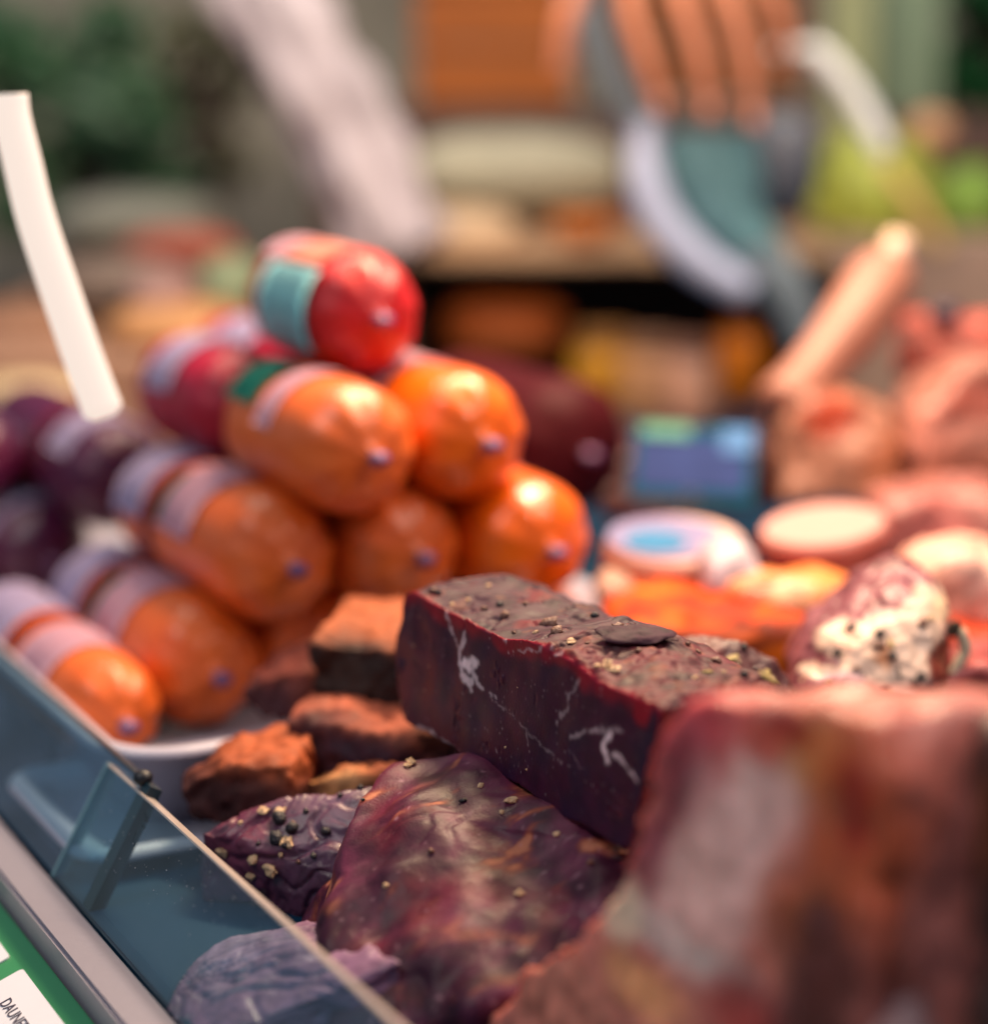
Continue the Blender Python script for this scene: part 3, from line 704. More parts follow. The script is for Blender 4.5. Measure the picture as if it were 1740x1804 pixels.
LBLG = plain('green_print', (24, 116, 104), .4); LBLC = plain('cyan_label', (164, 228, 236), .35, var=.06)
BAND = plain('red_violet_band', (138, 34, 58), .4, var=.1)
CLIP = plain('casing_tip', (118, 76, 120), .4, var=.2); CLIPM = plain('clip_metal', (100, 84, 116), .5, .4)
Rr = .0335
def sausage_profile(L, r, seed):
    pr = [(0, .0022), (.0015, .0042), (.004, .0085)]
    for k in range(1, 9):
        a = k / 8 * math.pi / 2
        pr.append((.004 + .028 * (1 - math.cos(a)) , .0085 + (r - .0085) * math.sin(a)))
    n = 8
    for k in range(1, n): pr.append((.032 + (L - .064) * k / n, r * (1 + .02 * math.sin(k * 1.3 + seed))))
    return pr + [(L - a, b) for a, b in pr[:11][::-1]]
def shell(L, r, a0, a1, t0, t1, lift, seed, n=28, m=6):
    """patch wrapped on the casing from a0..a1 along the axis and angles t0..t1 (0 is up)"""
    bm = bmesh.new(); G = []
    for i in range(m + 1):
        row = []
        for j in range(n + 1):
            t = t0 + (t1 - t0) * j / n; row.append(bm.verts.new((r + lift) * Vector((math.sin(t), 0, math.cos(t))) + Vector((0, a0 + (a1 - a0) * i / m, 0))))
        G.append(row)
    for i in range(m):
        for j in range(n): bm.faces.new((G[i][j], G[i][j + 1], G[i + 1][j + 1], G[i + 1][j]))
    gx = bmesh.ops.solidify(bm, geom=list(bm.faces), thickness=.0006)
    bmesh.ops.recalc_face_normals(bm, faces=bm.faces)
    return bm
RS = random.Random(3)
def sausage(tip, label, skin, parts, L=.30, r=Rr, axis=None, roll=0, tilt=0, cat='sausage', group=None):
    L = (.21 if L == .30 else L) * RS.uniform(.97, 1.04); r *= RS.uniform(.97, 1.015); roll += RS.uniform(-14, 14)
    axis = (axis or D).normalized(); seed = random.random() * 9
    ez = Vector((0, 0, 1)); ex = axis.cross(ez).normalized(); ez = ex.cross(axis)
    M = Matrix((ex, axis, ez)).transposed().to_4x4(); M.translation = tip
    t = bpy.data.objects.new('sausage', None); COL.objects.link(t); t.matrix_world = M; t.empty_display_size = .02
    tag(t, label, cat, group)
    bm = bmesh.new(); pr = sausage_profile(L, r, seed); sg = 40; rings = []
    for a, rad in pr:
        ring_ = []
        for j in range(sg):
            th_ = 2 * math.pi * j / sg
            endk = 1 - sstep(.004, .030, min(a, L - a))
            rr = rad * (1 + .022 * N(Vector((math.sin(th_) * 1.1, a * 22, math.cos(th_) * 1.1 + seed * 3)), 1.0) + .06 * endk * math.sin(th_ * 9 + seed) + .010 * math.sin(th_ * 2 + seed))
            ring_.append(bm.verts.new((rr * math.sin(th_), a, rr * math.cos(th_))))
        rings.append(ring_)
    for A, B in zip(rings, rings[1:]):
        for j in range(sg): bm.faces.new((A[j], A[(j + 1) % sg], B[(j + 1) % sg], B[j]))
    bm.faces.new(rings[0][::-1]); bm.faces.new(rings[-1]); bmesh.ops.recalc_face_normals(bm, faces=bm.faces)
    def add(name, b, mat, par=t, lift=None):
        me = bpy.data.meshes.new(name); b.to_mesh(me); b.free(); me.materials.append(mat)
        me.polygons.foreach_set('use_smooth', [True] * len(me.polygons))
        o = bpy.data.objects.new(name, me); COL.objects.link(o); o.parent = par
        return o
    body = add('casing', bm, skin)
    for nm, a0, a1, t0, t1, mat in parts:
        add(nm, shell(L, r, a0, a1, R(t0 + roll), R(t1 + roll), .0016 + (.0009 if nm == 'print' else 0), seed), mat)
    for y0, s in ((0, -1), (L, 1)):       # tied tip: clip ring and gathered tail
        bm = bmesh.new(); bmesh.ops.create_cone(bm, cap_ends=True, segments=12, radius1=.0034, radius2=.0034, depth=.004)
        bm.transform(Matrix.Translation((0, y0 + s * .001, 0)) @ Matrix.Rotation(R(90), 4, 'X')); add('clip', bm, CLIPM)
        bm = bmesh.new(); bmesh.ops.create_cone(bm, cap_ends=True, segments=12, radius1=.0016, radius2=.0042, depth=.004)
        for v in bm.verts: v.co.x *= 1.3
        bm.transform(Matrix.Translation((0, y0 + s * .0045, 0)) @ Matrix.Rotation(R(90) if s < 0 else R(-90), 4, 'X')); add('casing_tail', bm, CLIP)
    return t
PA = PZ(378, 1205, .0375); eA, dA = ED(PA); eA += .006
def site(row, k, px, py):
    """lattice position of the stack; slides along the axis to meet the photo position"""
    e = eA + .0672 * k + .0337 * row; z = .0375 + .0583 * row
    best = min((((proj(at_ed(e, dA + s / 500, z))[0] - px) ** 2 + (proj(at_ed(e, dA + s / 500, z))[1] - py) ** 2), s) for s in range(-120, 200))
    p = at_ed(e, dA + best[1] / 500, z); print('site', row, k, [round(v) for v in proj(p)], (px, py), round(dA + best[1] / 500, 3)); return p
STD = [('label', .062, .112, -75, 85, LBL), ('print', .104, .111, -70, -20, LBLG), ('band', .119, .131, -120, 120, BAND), ('label', .137, .18, -80, 80, LBL2)]
GS = 'orange cooked sausages stacked in the white tray'
sausage(site(0, 0, 378, 1205), 'orange sausage at the bottom front of the stack, nearest to the chunks', SK_OR, STD, group=GS)
sausage(PZ(222, 1325, .028) + E * .013 + D * .04, 'orange sausage half hidden by the tray rim behind the glass', SK_OR, [('label', .05, .10, -75, 85, LBL), ('band', .11, .12, -120, 120, BAND), ('label', .13, .2, -75, 85, LBL2)], group=GS, r=.027)
sausage(site(1, 0, 515, 1005), 'orange sausage second from below on the left slope of the stack', SK_OR, STD, group=GS)
sausage(site(2, 0, 660, 805), 'orange sausage with green print on its label, third row', SK_OR, [('label', .055, .075, -75, 85, LBL), ('print', .085, .12, -60, 0, LBLG), ('label', .10, .14, -60, 60, SK_OR)][:2], group=GS, L=.145)
sausage(site(2, 1, 868, 760), 'bright orange sausage with white glint, upper right of the stack', SK_OR2, [('label', .07, .12, -60, 50, LBL)], group=GS, r=.0345, L=.168)
sausage(site(1, 1, 750, 970), 'orange sausage end on, middle of the second row', SK_OR, STD, group=GS)
sausage(site(1, 2, 980, 955), 'bright orange sausage end on, rightmost of the second row', SK_OR2, STD, group=GS, r=.0345)
for k, lb in ((1, 'orange sausage low in the stack behind the smoked chunks'), (2, 'orange sausage at the stack bottom behind the cured block'), (3, 'orange sausage under the rightmost bright one')):
    sausage(at_ed(eA + .0672 * k, dA + .03, .0375), lb, SK_OR, STD, group=GS)
GD = 'dark red and plum sausages behind the orange ones'
csite = site(2, 0, 660, 805); dsite = site(2, 1, 868, 760)
sausage(csite + D * .152, 'short crimson sausage with lavender label right behind the green-print one', SK_CRIM, [('label', .055, .095, -75, 75, LBL2)], group=GD, L=.135)
sausage(dsite + D * .175, 'crimson sausage with lavender label, under the red one', SK_CRIM, [('label', .09, .15, -80, 80, LBL2)], group=GD, L=.2)
sausage(site(3, 0, 672, 560) + Z * .002, 'red sausage with pale cyan label, topmost of the stack', SK_RED, [('label', .034, .088, -28, 95, plain('peach_label', (246, 170, 150), .4)), ('label', .022, .10, -112, -34, LBLC), ('label', .095, .125, -30, 90, LBL)], group=GD, L=.145, r=.034, axis=Vector((-.46, 1, 0)))
sausage(PY(1035, 800, 1.27), 'dark red sausage right of the bright orange one', SK_DK, [], group=GD, L=.2, r=.043)
for row, k, dd, lb in ((0, -1, .32, 'plum sausage at far left behind the tray rim'), (0, 0, .30, 'plum sausage low at the left, behind the bottom orange one'), (1, 0, .24, 'plum sausage second row left with lavender label'), (1, -1, .34, 'dark plum sausage at the left edge under the white tube')):
    sausage(at_ed(eA + .0672 * k + .0337 * row, dA + dd, .0375 + .0583 * row), lb, SK_PLUM, [('label', .03, .07, -70, 70, LBL2), ('band', .085, .10, -110, 110, BAND)], group=GD, L=.24)

# ------------------------------------------------------------------ glowing tube standing in for a glass reflection at the left
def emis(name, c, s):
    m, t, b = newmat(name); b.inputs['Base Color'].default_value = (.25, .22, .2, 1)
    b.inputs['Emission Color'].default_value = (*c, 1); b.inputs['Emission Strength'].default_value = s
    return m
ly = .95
tl = empty('reflection_tube', PY(187, 745, ly), 'slim glowing white tube standing in for a glass reflection at the left edge', 'reflection')
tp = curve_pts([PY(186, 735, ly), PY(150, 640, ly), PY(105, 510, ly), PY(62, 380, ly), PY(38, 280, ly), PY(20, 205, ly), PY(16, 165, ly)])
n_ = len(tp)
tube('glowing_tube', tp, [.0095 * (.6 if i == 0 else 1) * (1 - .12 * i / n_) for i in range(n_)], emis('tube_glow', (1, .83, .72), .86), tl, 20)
tube('added_bracket', [tp[-9], tp[-9] + Vector((-.02, .03, 0)), tp[-9] + Vector((-.12, .05, .02))], .004, STEEL, tl, 10)  # bracket added to carry the reflection tube

# ------------------------------------------------------------------ cold cuts on the right, behind
def cyl(label, cat, name, cx, cyy, y, rpx, hz, top, side, tiltv=(0, 0), extra=None):
    """short cut sausage standing on end: top face and rind are parts"""
    c = PY(cx, cyy, y); r = rpx * mpp(y)
    t = empty(name, (c.x, c.y, c.z - hz), label, cat)
    bm = bmesh.new(); rings = []
    for z, k in ((-hz, .94), (-hz + .004, 1), (-hz * .5, 1.02), (-.004, 1), (0, .97)):
        rings.append([bm.verts.new((r * k * math.cos(a), r * k * math.sin(a), z)) for a in [2 * math.pi * j / 48 for j in range(48)]])
    for A, B in zip(rings, rings[1:]):
        for j in range(48): bm.faces.new((A[j], A[(j + 1) % 48], B[(j + 1) % 48], B[j]))
    bm.faces.new(rings[0][::-1]); bm.faces.new(rings[-1]); bmesh.ops.recalc_face_normals(bm, faces=bm.faces)
    tm = Matrix.Rotation(tiltv[0], 4, 'X') @ Matrix.Rotation(tiltv[1], 4, 'Y')
    bm.transform(Matrix.Translation(c) @ tm)
    bm_link('rind', bm, side, t)
    bm = bmesh.new(); bmesh.ops.create_cone(bm, cap_ends=True, segments=48, radius1=r * .955, radius2=r * .93, depth=.0015)
    bm.transform(Matrix.Translation(c) @ tm @ Matrix.Translation((0, 0, .0011))); bm_link('cut_face', bm, top, t, False)
    if extra: extra(t, c, r, tm)
    return t
PINKF = plain('pink_sausage_meat', (206, 152, 142), .4, var=.06, scale=160); PINKS = plain('pink_rind', (168, 84, 72), .4, var=.15)
cyl('pink boiled sausage stub standing cut face up, right of the price card', 'sausage', 'cut_sausage', 1450, 928, 1.14, 112, .034, PINKF, PINKS, (R(6), R(-8)))
def lab(t, c, r, tm):
    bm = bmesh.new(); bmesh.ops.create_cone(bm, cap_ends=True, segments=40, radius1=r * .8, radius2=r * .8, depth=.001)
    bm.transform(Matrix.Translation(c) @ tm @ Matrix.Translation((-.006, 0, .0028))); bm_link('label', bm, plain('pale_lavender_label', (128, 124, 160), .5, spec=.2), t, False)
    bm = bmesh.new(); bmesh.ops.create_cone(bm, cap_ends=True, segments=30, radius1=r * .42, radius2=r * .42, depth=.0006)
    bm.transform(Matrix.Translation(c) @ tm @ Matrix.Translation((-.012, -.008, .0038))); bm_link('print', bm, plain('blue_print', (50, 120, 164), .35), t, False)
cyl('pale cut sausage with lavender label and blue print, below the price card', 'sausage', 'labelled_sausage', 1190, 955, 1.12, 125, .028, plain('cream_meat', (214, 178, 166), .4), plain('tan_rind', (176, 110, 90), .45, var=.2), (R(8), 0), lab)
UPN = Vector((0, -1, .25)).normalized()
def block(name, label, cat, front, y, width, base, blobs=(), mat=MEAT_WET, **kw):
    kw.setdefault('grain', .22)
    return slab(name, front, y, width, label, cat, base, list(blobs), voxel=.004, smooth=14, mat=mat, nrm=UPN, dis=rough_disp(.006, 26, .0018, 110), **kw)
block('sausage_end', 'white sausage end beside the pale labelled one', 'sausage', [(1250,985),(1295,968),(1338,985),(1345,1040),(1290,1062),(1240,1045)], 1.055, .035, (188, 172, 180))
block('sausage_end', 'small cream sausage end peeking over the sharp block', 'sausage', [(1055,1030),(1085,1015),(1115,1035),(1118,1080),(1050,1080)], 1.06, .03, (176, 136, 116))
block('paprika_bacon', 'orange-red paprika crusted bacon slab behind the block', 'bacon', [(1080,1125),(1160,1105),(1300,1108),(1460,1112),(1470,1260),(1080,1260)], .985, .12, (200, 70, 0), [(1250,1110,(.03,.02,.006),(96,24,4)), (1350,1150,(.03,.02,.008),(220,104,4)), (1200,1090,(.03,.03,.006),(214,84,4)), (1400,1110,(.02,.02,.006),(92,24,4)), (1330,1095,(.015,.02,.004),(84,20,6)), (1300,1140,(.012,.02,.004),(110,30,6)), (1180,1130,(.014,.02,.004),(104,30,6)), (1130,1120,(0.014,0.010,.02),(120,32,4),0.030), (1220,1112,(0.018,0.009,.02),(96,24,4),0.050), (1300,1112,(0.012,0.012,.02),(150,40,4),0.035), (1350,1115,(0.020,0.008,.02),(90,22,4),0.075), (1420,1118,(0.014,0.012,.02),(110,30,4),0.040), (1180,1112,(0.016,0.008,.02),(230,120,10),0.075), (1260,1112,(0.010,0.010,.02),(100,26,4),0.090), (1400,1118,(0.016,0.008,.02),(226,112,8),0.060), (1320,1112,(0.012,0.007,.02),(80,20,4),0.012), (1150,1112,(0.012,0.008,.02),(94,24,4),0.100)], MEAT_DRY)
block('bacon_slice', 'pale peach bacon slice with orange rim behind paprika slab', 'bacon', [(1288,1050),(1340,1034),(1450,1036),(1560,1046),(1580,1090),(1480,1100),(1300,1100)], 1.03, .05, (232, 134, 62), [(1370,1040,(.03,.02,.012),(250,196,150)), (1310,1045,(.012,.03,.012),(214,84,40))])
block('pork_roast', 'pale pink roast pork piece at the right edge', 'pork', [(1590,1050),(1640,1000),(1700,978),(1800,990),(1820,1110),(1640,1115),(1590,1100)], 1.03, .06, (226, 168, 148), [(1700,1010,(.03,.03,.012),(240,188,168)), (1640,1060,(.012,.03,.02),(206,140,116))])
block('paprika_bacon', 'orange-red rind strip under the pale pork at right', 'bacon', [(1640,1110),(1720,1112),(1830,1118),(1830,1260),(1640,1260)], 1.0, .04, (188, 62, 24))
block('cured_loin', 'dusky pink cured loin at right edge beside the string', 'cured meat', [(1655,1215),(1690,1180),(1760,1165),(1840,1180),(1840,1300),(1660,1300)], .9, .05, (158, 72, 68))
block('boiled_ham', 'mottled pink boiled ham behind the pale roast, right edge', 'ham', [(1560,900),(1620,872),(1720,868),(1800,880),(1800,1010),(1600,1020),(1555,980)], 1.2, .06, (154, 96, 88), [(1720,900,(.02,.03,.01),(196,128,116)), (1640,940,(.03,.03,.02),(186,100,92))])
block('smoked_pork_loin', 'tan smoked pork loin standing right of the price card', 'pork', [(1375,740),(1420,695),(1500,690),(1570,720),(1590,880),(1380,890)], 1.32, .07, (158, 108, 86), [(1465,735,(.014,.02,.014),(176,60,26)), (1580,800,(.012,.03,.04),(160,92,60))])
block('smoked_pork_loin', 'rosy pork loin at the right edge, tall and blurred', 'pork', [(1610,740),(1650,690),(1720,640),(1800,640),(1800,900),(1620,900)], 1.3, .08, (156, 104, 90), [(1650,760,(.02,.03,.02),(196,128,112)), (1720,700,(.02,.03,.015),(150,74,60)), (1690,840,(.03,.03,.02),(160,92,72))])
block('pork_roast', 'brick red pork joint behind the rosy loin', 'pork', [(1610,560),(1680,575),(1760,560),(1800,560),(1800,680),(1600,690)], 1.42, .05, (176, 84, 70))
# shank pointing up to the right
sh = curve_pts([PY(1380, 720, 1.34), PY(1430, 655, 1.36), PY(1490, 585, 1.38), PY(1545, 510, 1.4), PY(1575, 455, 1.42)], 6)
SHM = plain('pink_pork_skin', (164, 112, 94), .45, var=.12, scale=40, bump=.1)
shk = empty('pork_shank', sh[0], 'pink pork shank slanting up to the right behind the loins', 'pork')
tube('shank', sh, [.022, .021, .02, .019, .0185, .018, .018, .018, .0185, .019, .02, .021, .022, .0225, .023, .0235, .024, .024, .024, .024, .023, .021, .018, .013, .006], SHM, shk, 20)
tube('bone', [sh[-3], sh[-1] + Vector((.004, .004, .014))], .009, plain('bone', (222, 190, 170), .5), shk, 14)
def blob(name, label, cat, px, py, y, rx, rz, mat, seed=0, group=None):
    bm = bmesh.new(); bmesh.ops.create_icosphere(bm, subdivisions=4, radius=1)
    k = mpp(y)
    for v in bm.verts:
        s = 1 + .10 * N(v.co, 1.3, seed) + .03 * N(v.co, 4, seed)
        v.co = Vector((v.co.x * rx * k * s, v.co.y * rx * k * s, v.co.z * rz * k * s))
    o = bm_link(name, bm, mat); o.location = PY(px, py, y)
    return tag(o, label, cat, group)
def tomato(px, py, y, r, label):
    c = PY(px, py, y); k = r * mpp(y); t = empty('tomato', c, label, 'tomato')
    bm = bmesh.new(); bmesh.ops.create_uvsphere(bm, u_segments=24, v_segments=16, radius=k)
    for v in bm.verts:
        d = math.hypot(v.co.x, v.co.y) / k; v.co.z *= .86; v.co.z -= .22 * k * math.exp(-d * d * 9) * (1 if v.co.z > 0 else -.4)
    bm.transform(Matrix.Translation(c)); bm_link('flesh', bm, plain('tomato_skin', (190, 24, 34), .2), t)
    bm = bmesh.new()
    for j in range(5):
        a = j * 2 * math.pi / 5; u = Vector((math.cos(a), math.sin(a), 0)); s = Vector((-u.y, u.x, 0))
        o_ = c + Z * k * .68; vs = [bm.verts.new(o_ + s * k * .1), bm.verts.new(o_ - s * k * .1), bm.verts.new(o_ + u * k * .5 - s * k * .08 + Z * k * .08), bm.verts.new(o_ + u * k * .75 + Z * k * .02), bm.verts.new(o_ + u * k * .5 + s * k * .08 + Z * k * .08)]
        bm.faces.new(vs)
    bmesh.ops.solidify(bm, geom=list(bm.faces), thickness=.0006)
    bm_link('calyx', bm, plain('calyx_green', (66, 104, 50), .5), t, False)
tomato(1652, 706, 1.36, 34, 'small red tomato garnish between the pork loins')

block('smoked_ham', 'dark brown smoked ham half hidden behind the price card', 'ham', [(1050,800),(1200,775),(1385,785),(1400,905),(1060,915)], 1.43, .08, (74, 30, 28))
# price card
pc = empty('price_card', PY(1215, 890, 1.3), 'lavender price card with teal frame and green corner, standing upright', 'price card')
q = [PY(1118, 742, 1.32), PY(1335, 752, 1.32), PY(1322, 893, 1.29), PY(1106, 876, 1.29)]
ux = (q[1] - q[0]); uy = (q[3] - q[0]); un = ux.cross(uy).normalized(); un = un if un.y < 0 else -un
obox('backing', q[0] - un * .003, ux, uy, un * .002, plain('card_teal', (4, 74, 98), .75, spec=.1), pc)
def patch(nm, a0, a1, b0, b1, m, lift): obox(nm, q[0] + ux * a0 + uy * b0 + un * lift, ux * (a1 - a0), uy * (b1 - b0), un * .0008, m, pc)
patch('card_face', .05, .93, .17, .86, plain('card_lavender', (50, 66, 118), .7, var=.35, scale=60, spec=.1), -.001)
patch('header', .07, .45, .02, .19, plain('header_green', (16, 130, 106), .4), .0)
patch('corner_panel', .72, .97, .03, .36, plain('corner_blue', (10, 104, 170), .4), .0)
obox('stand', q[3] + ux * .45 + Z * -.03, ux * .1, Z * .035, Vector((0, .004, 0)), STEEL, pc)

# ------------------------------------------------------------------ back counter, shelf and goods
WOODT = plain('tan_wood', (186, 150, 118), .55, var=.15, scale=14)
DARKW = plain('dark_wood', (44, 26, 20), .7, var=.3, scale=18)
yb = 2.10
zt = PY(900, 440, yb).z
x0, x1 = PY(640, 440, yb).x, PY(1480, 440, yb).x
bs = empty('back_shelf', (0, yb, -.03), 'tan wooden shelf board over a dark niche behind the sausages', 'shelf')
obox('shelf_board', (x0, yb, zt - .014), (x1 - x0, 0, 0), (0, .35, 0), (0, 0, .014), WOODT, bs, .003)
obox('back_panel', (x0, yb + .28, -.03), (x1 - x0, 0, 0), (0, .015, 0), (0, 0, zt + .015), DARKW, bs)
obox('side_panel', (x0, yb + .003, -.03), (.02, 0, 0), (0, .27, 0), (0, 0, zt + .015), DARKW, bs)
obox('side_panel', (x1 - .02, yb + .003, -.03), (.02, 0, 0), (0, .27, 0), (0, 0, zt + .015), DARKW, bs)
obox('counter_top', (-1.2, 1.5, -.06), (3, 0, 0), (0, 1.7, 0), (0, 0, .03), DARKW)['kind'] = 'structure'
def loaf(label, px, py, y, rx, rz, c, seed, cat='bread', name='bread_loaf', group=None, score=True):
    k = mpp(y); c0 = PY(px, py, y)
    bm = bmesh.new(); bmesh.ops.create_icosphere(bm, subdivisions=4, radius=1)
    for v in bm.verts:
        n0 = v.co.copy(); s = 1 + .06 * N(n0, 1.6, seed)
        if score and n0.z > 0: s -= .05 * math.exp(-((n0.x * 3 - round(n0.x * 3)) * 5) ** 2) * (1 if abs(n0.x) < .8 else 0)
        sq = lambda a: math.copysign(abs(a) ** .75, a)
        v.co = Vector((sq(n0.x) * rx * k, sq(n0.y) * .06, (sq(n0.z) if n0.z < 0 else n0.z) * rz * k)) * s
    o = bm_link(name, bm, plain('crust', c, .6, var=.3, scale=26, bump=.4)); o.location = c0
    return tag(o, label, cat, group)
loaf('brown loaf in the dark niche, left end', 890, 572, 2.20, 110, 55, (176, 88, 30), 2)
def jar(px, py, y, rpx, hpx, c, label, lidc=(60, 40, 30)):
    k = mpp(y); base = PY(px, py + hpx / 2, y); t = empty('jar', base, label, 'jar'); r = rpx * k; h = hpx * k
    bm = bmesh.new(); rings = []
    for z, s in ((0, .9), (.03, 1), (.7, 1), (.82, .8), (.84, .78)):
        rings.append([bm.verts.new((r * s * math.cos(a), r * s * math.sin(a), z * h)) for a in [2 * math.pi * j / 28 for j in range(28)]])
    for A, B in zip(rings, rings[1:]):
        for j in range(28): bm.faces.new((A[j], A[(j + 1) % 28], B[(j + 1) % 28], B[j]))
    bm.faces.new(rings[0][::-1]); bm.faces.new(rings[-1]); bm.transform(Matrix.Translation(base)); bmesh.ops.recalc_face_normals(bm, faces=bm.faces)
    bm_link('glass_body', bm, plain('jar_fill', c, .2, var=.1), t)
    bm = bmesh.new(); bmesh.ops.create_cone(bm, cap_ends=True, segments=28, radius1=r * .85, radius2=r * .82, depth=h * .15)
    bm.transform(Matrix.Translation(base + Z * h * .92)); bm_link('lid', bm, plain('jar_lid', lidc, .35), t, False)
jar(1062, 660, 2.12, 55, 150, (190, 134, 40), 'mustard yellow jar in the niche', (150, 104, 60))
jar(1145, 670, 2.06, 50, 150, (206, 152, 110), 'tan jar beside the mustard jar', (150, 110, 88))
jar(1215, 672, 1.98, 45, 140, (214, 160, 134), 'pinkish jar above the price card', (160, 110, 90))
jar(1300, 640, 2.14, 42, 150, (206, 112, 22), 'orange preserve jar at the niche right end', (120, 60, 20))
# tray of dough and a bowl on the shelf board
loaf('pale grey-green squash lying on the shelf board', 900, 300, 2.34, 190, 65, (176, 172, 150), 5, 'squash', 'squash', None, False)
loaf('flat beige bread on the shelf board', 800, 405, 2.22, 110, 40, (206, 178, 146), 6)
def bowl(px, py, y, rpx, hpx, c, label):
    k = mpp(y); r = rpx * k; h = hpx * k; b = PY(px, py + hpx / 2, y)
    bm = bmesh.new(); rings = []
    for s, z in ((0.45, 0), (.8, .35), (1, 1), (.93, 1), (.74, .4), (.4, .1)):
        rings.append([bm.verts.new((r * s * math.cos(a), r * s * math.sin(a), z * h)) for a in [2 * math.pi * j / 32 for j in range(32)]])
    for A, B in zip(rings, rings[1:]):
        for j in range(32): bm.faces.new((A[j], A[(j + 1) % 32], B[(j + 1) % 32], B[j]))
    bm.faces.new(rings[0][::-1]); bm.faces.new(rings[-1]); bmesh.ops.recalc_face_normals(bm, faces=bm.faces)
    o = bm_link('bowl', bm, plain('bowl_glaze', c, .3)); o.location = b; return tag(o, label, 'bowl')
bowl(1030, 405, 2.15, 62, 45, (190, 104, 26), 'small orange-brown bowl at the shelf edge')
# crates behind
WOODO = plain('orange_wood', (172, 92, 26), .55, var=.25, scale=9, bump=.3)
WOODP = plain('brown_wood', (120, 68, 26), .6, var=.25, scale=9, bump=.3)
def crate(px0, px1, py0, py1, y, mat, label, n=3, dep=.22):
    a = PY(px0, py1, y); b = PY(px1, py0, y); t = empty('wooden_crate', (a.x, y, a.z), label, 'crate'); h = (b.z - a.z) / n
    for i in range(n):
        obox('plank', (a.x, y, a.z + h * i + .003), (b.x - a.x, 0, 0), (0, .01, 0), (0, 0, h - .006), mat, t, .0015)
        obox('plank', (a.x, y + dep, a.z + h * i + .003), (b.x - a.x, 0, 0), (0, .01, 0), (0, 0, h - .006), mat, t, .0015)
    for x in (a.x + .001, b.x - .021):
        obox('corner_post', (x, y + .0105, a.z), (.02, 0, 0), (0, .02, 0), (0, 0, b.z - a.z), mat, t)
        obox('side_board', (x, y + .0325, a.z + .003), (.01, 0, 0), (0, dep - .035, 0), (0, 0, b.z - a.z - .006), mat, t)
    obox('bottom_board', (a.x + .013, y + .032, a.z + .004), (b.x - a.x - .035, 0, 0), (0, dep - .035, 0), (0, 0, .008), mat, t)
crate(735, 1010, -130, 190, 2.5, WOODO, 'orange wooden crate at the top centre, left of the hand')
crate(1060, 1425, -140, 175, 2.46, WOODP, 'brown wooden crate behind the fingers')
# lower support under the crates
obox('rear_ledge', (PY(560, 200, 2.5).x, 2.46, -.03), (.85, 0, 0), (0, .4, 0), (0, 0, PY(800, 200, 2.48).z + .03), plain('ledge_brown', (96, 72, 66), .7, var=.2, scale=8))['kind'] = 'structure'

# pale slanted reflection streak, given solid form as gathered cloth
pp0, pp1 = PY(715, 450, 2.02), PY(430, -60, 2.08)
mid = PY(600, 210, 2.05)
STREAK = plain('pale_streak', (178, 168, 176), .85, var=.12, scale=16, bump=.3)
cp = curve_pts([pp0, mid, pp1, pp1 + (pp1 - mid) * 1.2], 16)
bm = bmesh.new(); rings = []
for i, p in enumerate(cp):
    t = (cp[min(len(cp) - 1, i + 1)] - cp[max(0, i - 1)]).normalized(); u = t.cross(Vector((0, 1, 0))).normalized(); v = t.cross(u)
    row = []
    for j in range(48):
        a = 2 * math.pi * j / 48
        k = .044 * (1 + .16 * math.sin(5 * a + i * .16) + .10 * math.sin(9 * a - i * .3) + .22 * N(Vector((math.cos(a), math.sin(a), i * .16)), 1.3, 3))
        row.append(bm.verts.new(p + u * k * math.cos(a) + v * k * .8 * math.sin(a)))
    rings.append(row)
for A, B in zip(rings, rings[1:]):
    for j in range(48): bm.faces.new((A[j], A[(j + 1) % 48], B[(j + 1) % 48], B[j]))
bm.faces.new(rings[0][::-1]); bm.faces.new(rings[-1]); bmesh.ops.recalc_face_normals(bm, faces=bm.faces)
tag(bm_link('reflection_streak', bm, STREAK), 'pale lavender reflection streak shaped like gathered cloth, slanting behind the red sausage', 'cloth')

# ------------------------------------------------------------------ carrier bag and the hand that holds it
BAG = plain('blue_grey_bag', (156, 172, 184), .4, var=.08, scale=20, bump=.1)
TEAL = plain('teal_bag', (128, 178, 190), .4, var=.08, scale=20, bump=.1)
HEM = plain('pale_hem', (170, 180, 210), .4, var=.05)
SLATE = plain('slate_bag', (92, 98, 112), .5, var=.1)
bag = empty('carrier_bag', PY(1300, 560, 1.880), 'blue-grey carrier bag with pale hem hanging below the fingers', 'bag')
def sheet(name, Lp, Rp, y, mat, bulge, parent, n=28, m=12, thick=.0015, yr=None):
    Lc = curve_pts([PY(x, yy, y) for x, yy in Lp], n // (len(Lp) - 1) + 1); Rc = curve_pts([PY(x, yy, yr or y) for x, yy in Rp], n // (len(Rp) - 1) + 1)
    k = min(len(Lc), len(Rc)); Lc = [Lc[round(i * (len(Lc) - 1) / (k - 1))] for i in range(k)]; Rc = [Rc[round(i * (len(Rc) - 1) / (k - 1))] for i in range(k)]
    bm = bmesh.new(); G = []
    for i in range(k):
        G.append([bm.verts.new(Lc[i].lerp(Rc[i], j / m) + Vector((0, -bulge * math.sin(math.pi * j / m), 0)) + Vector((0, .004 * N(Lc[i].lerp(Rc[i], j / m), 30), 0))) for j in range(m + 1)])
    for i in range(k - 1):
        for j in range(m): bm.faces.new((G[i][j], G[i][j + 1], G[i + 1][j + 1], G[i + 1][j]))
    bmesh.ops.solidify(bm, geom=list(bm.faces), thickness=thick); bmesh.ops.recalc_face_normals(bm, faces=bm.faces)
    return bm_link(name, bm, mat, parent)
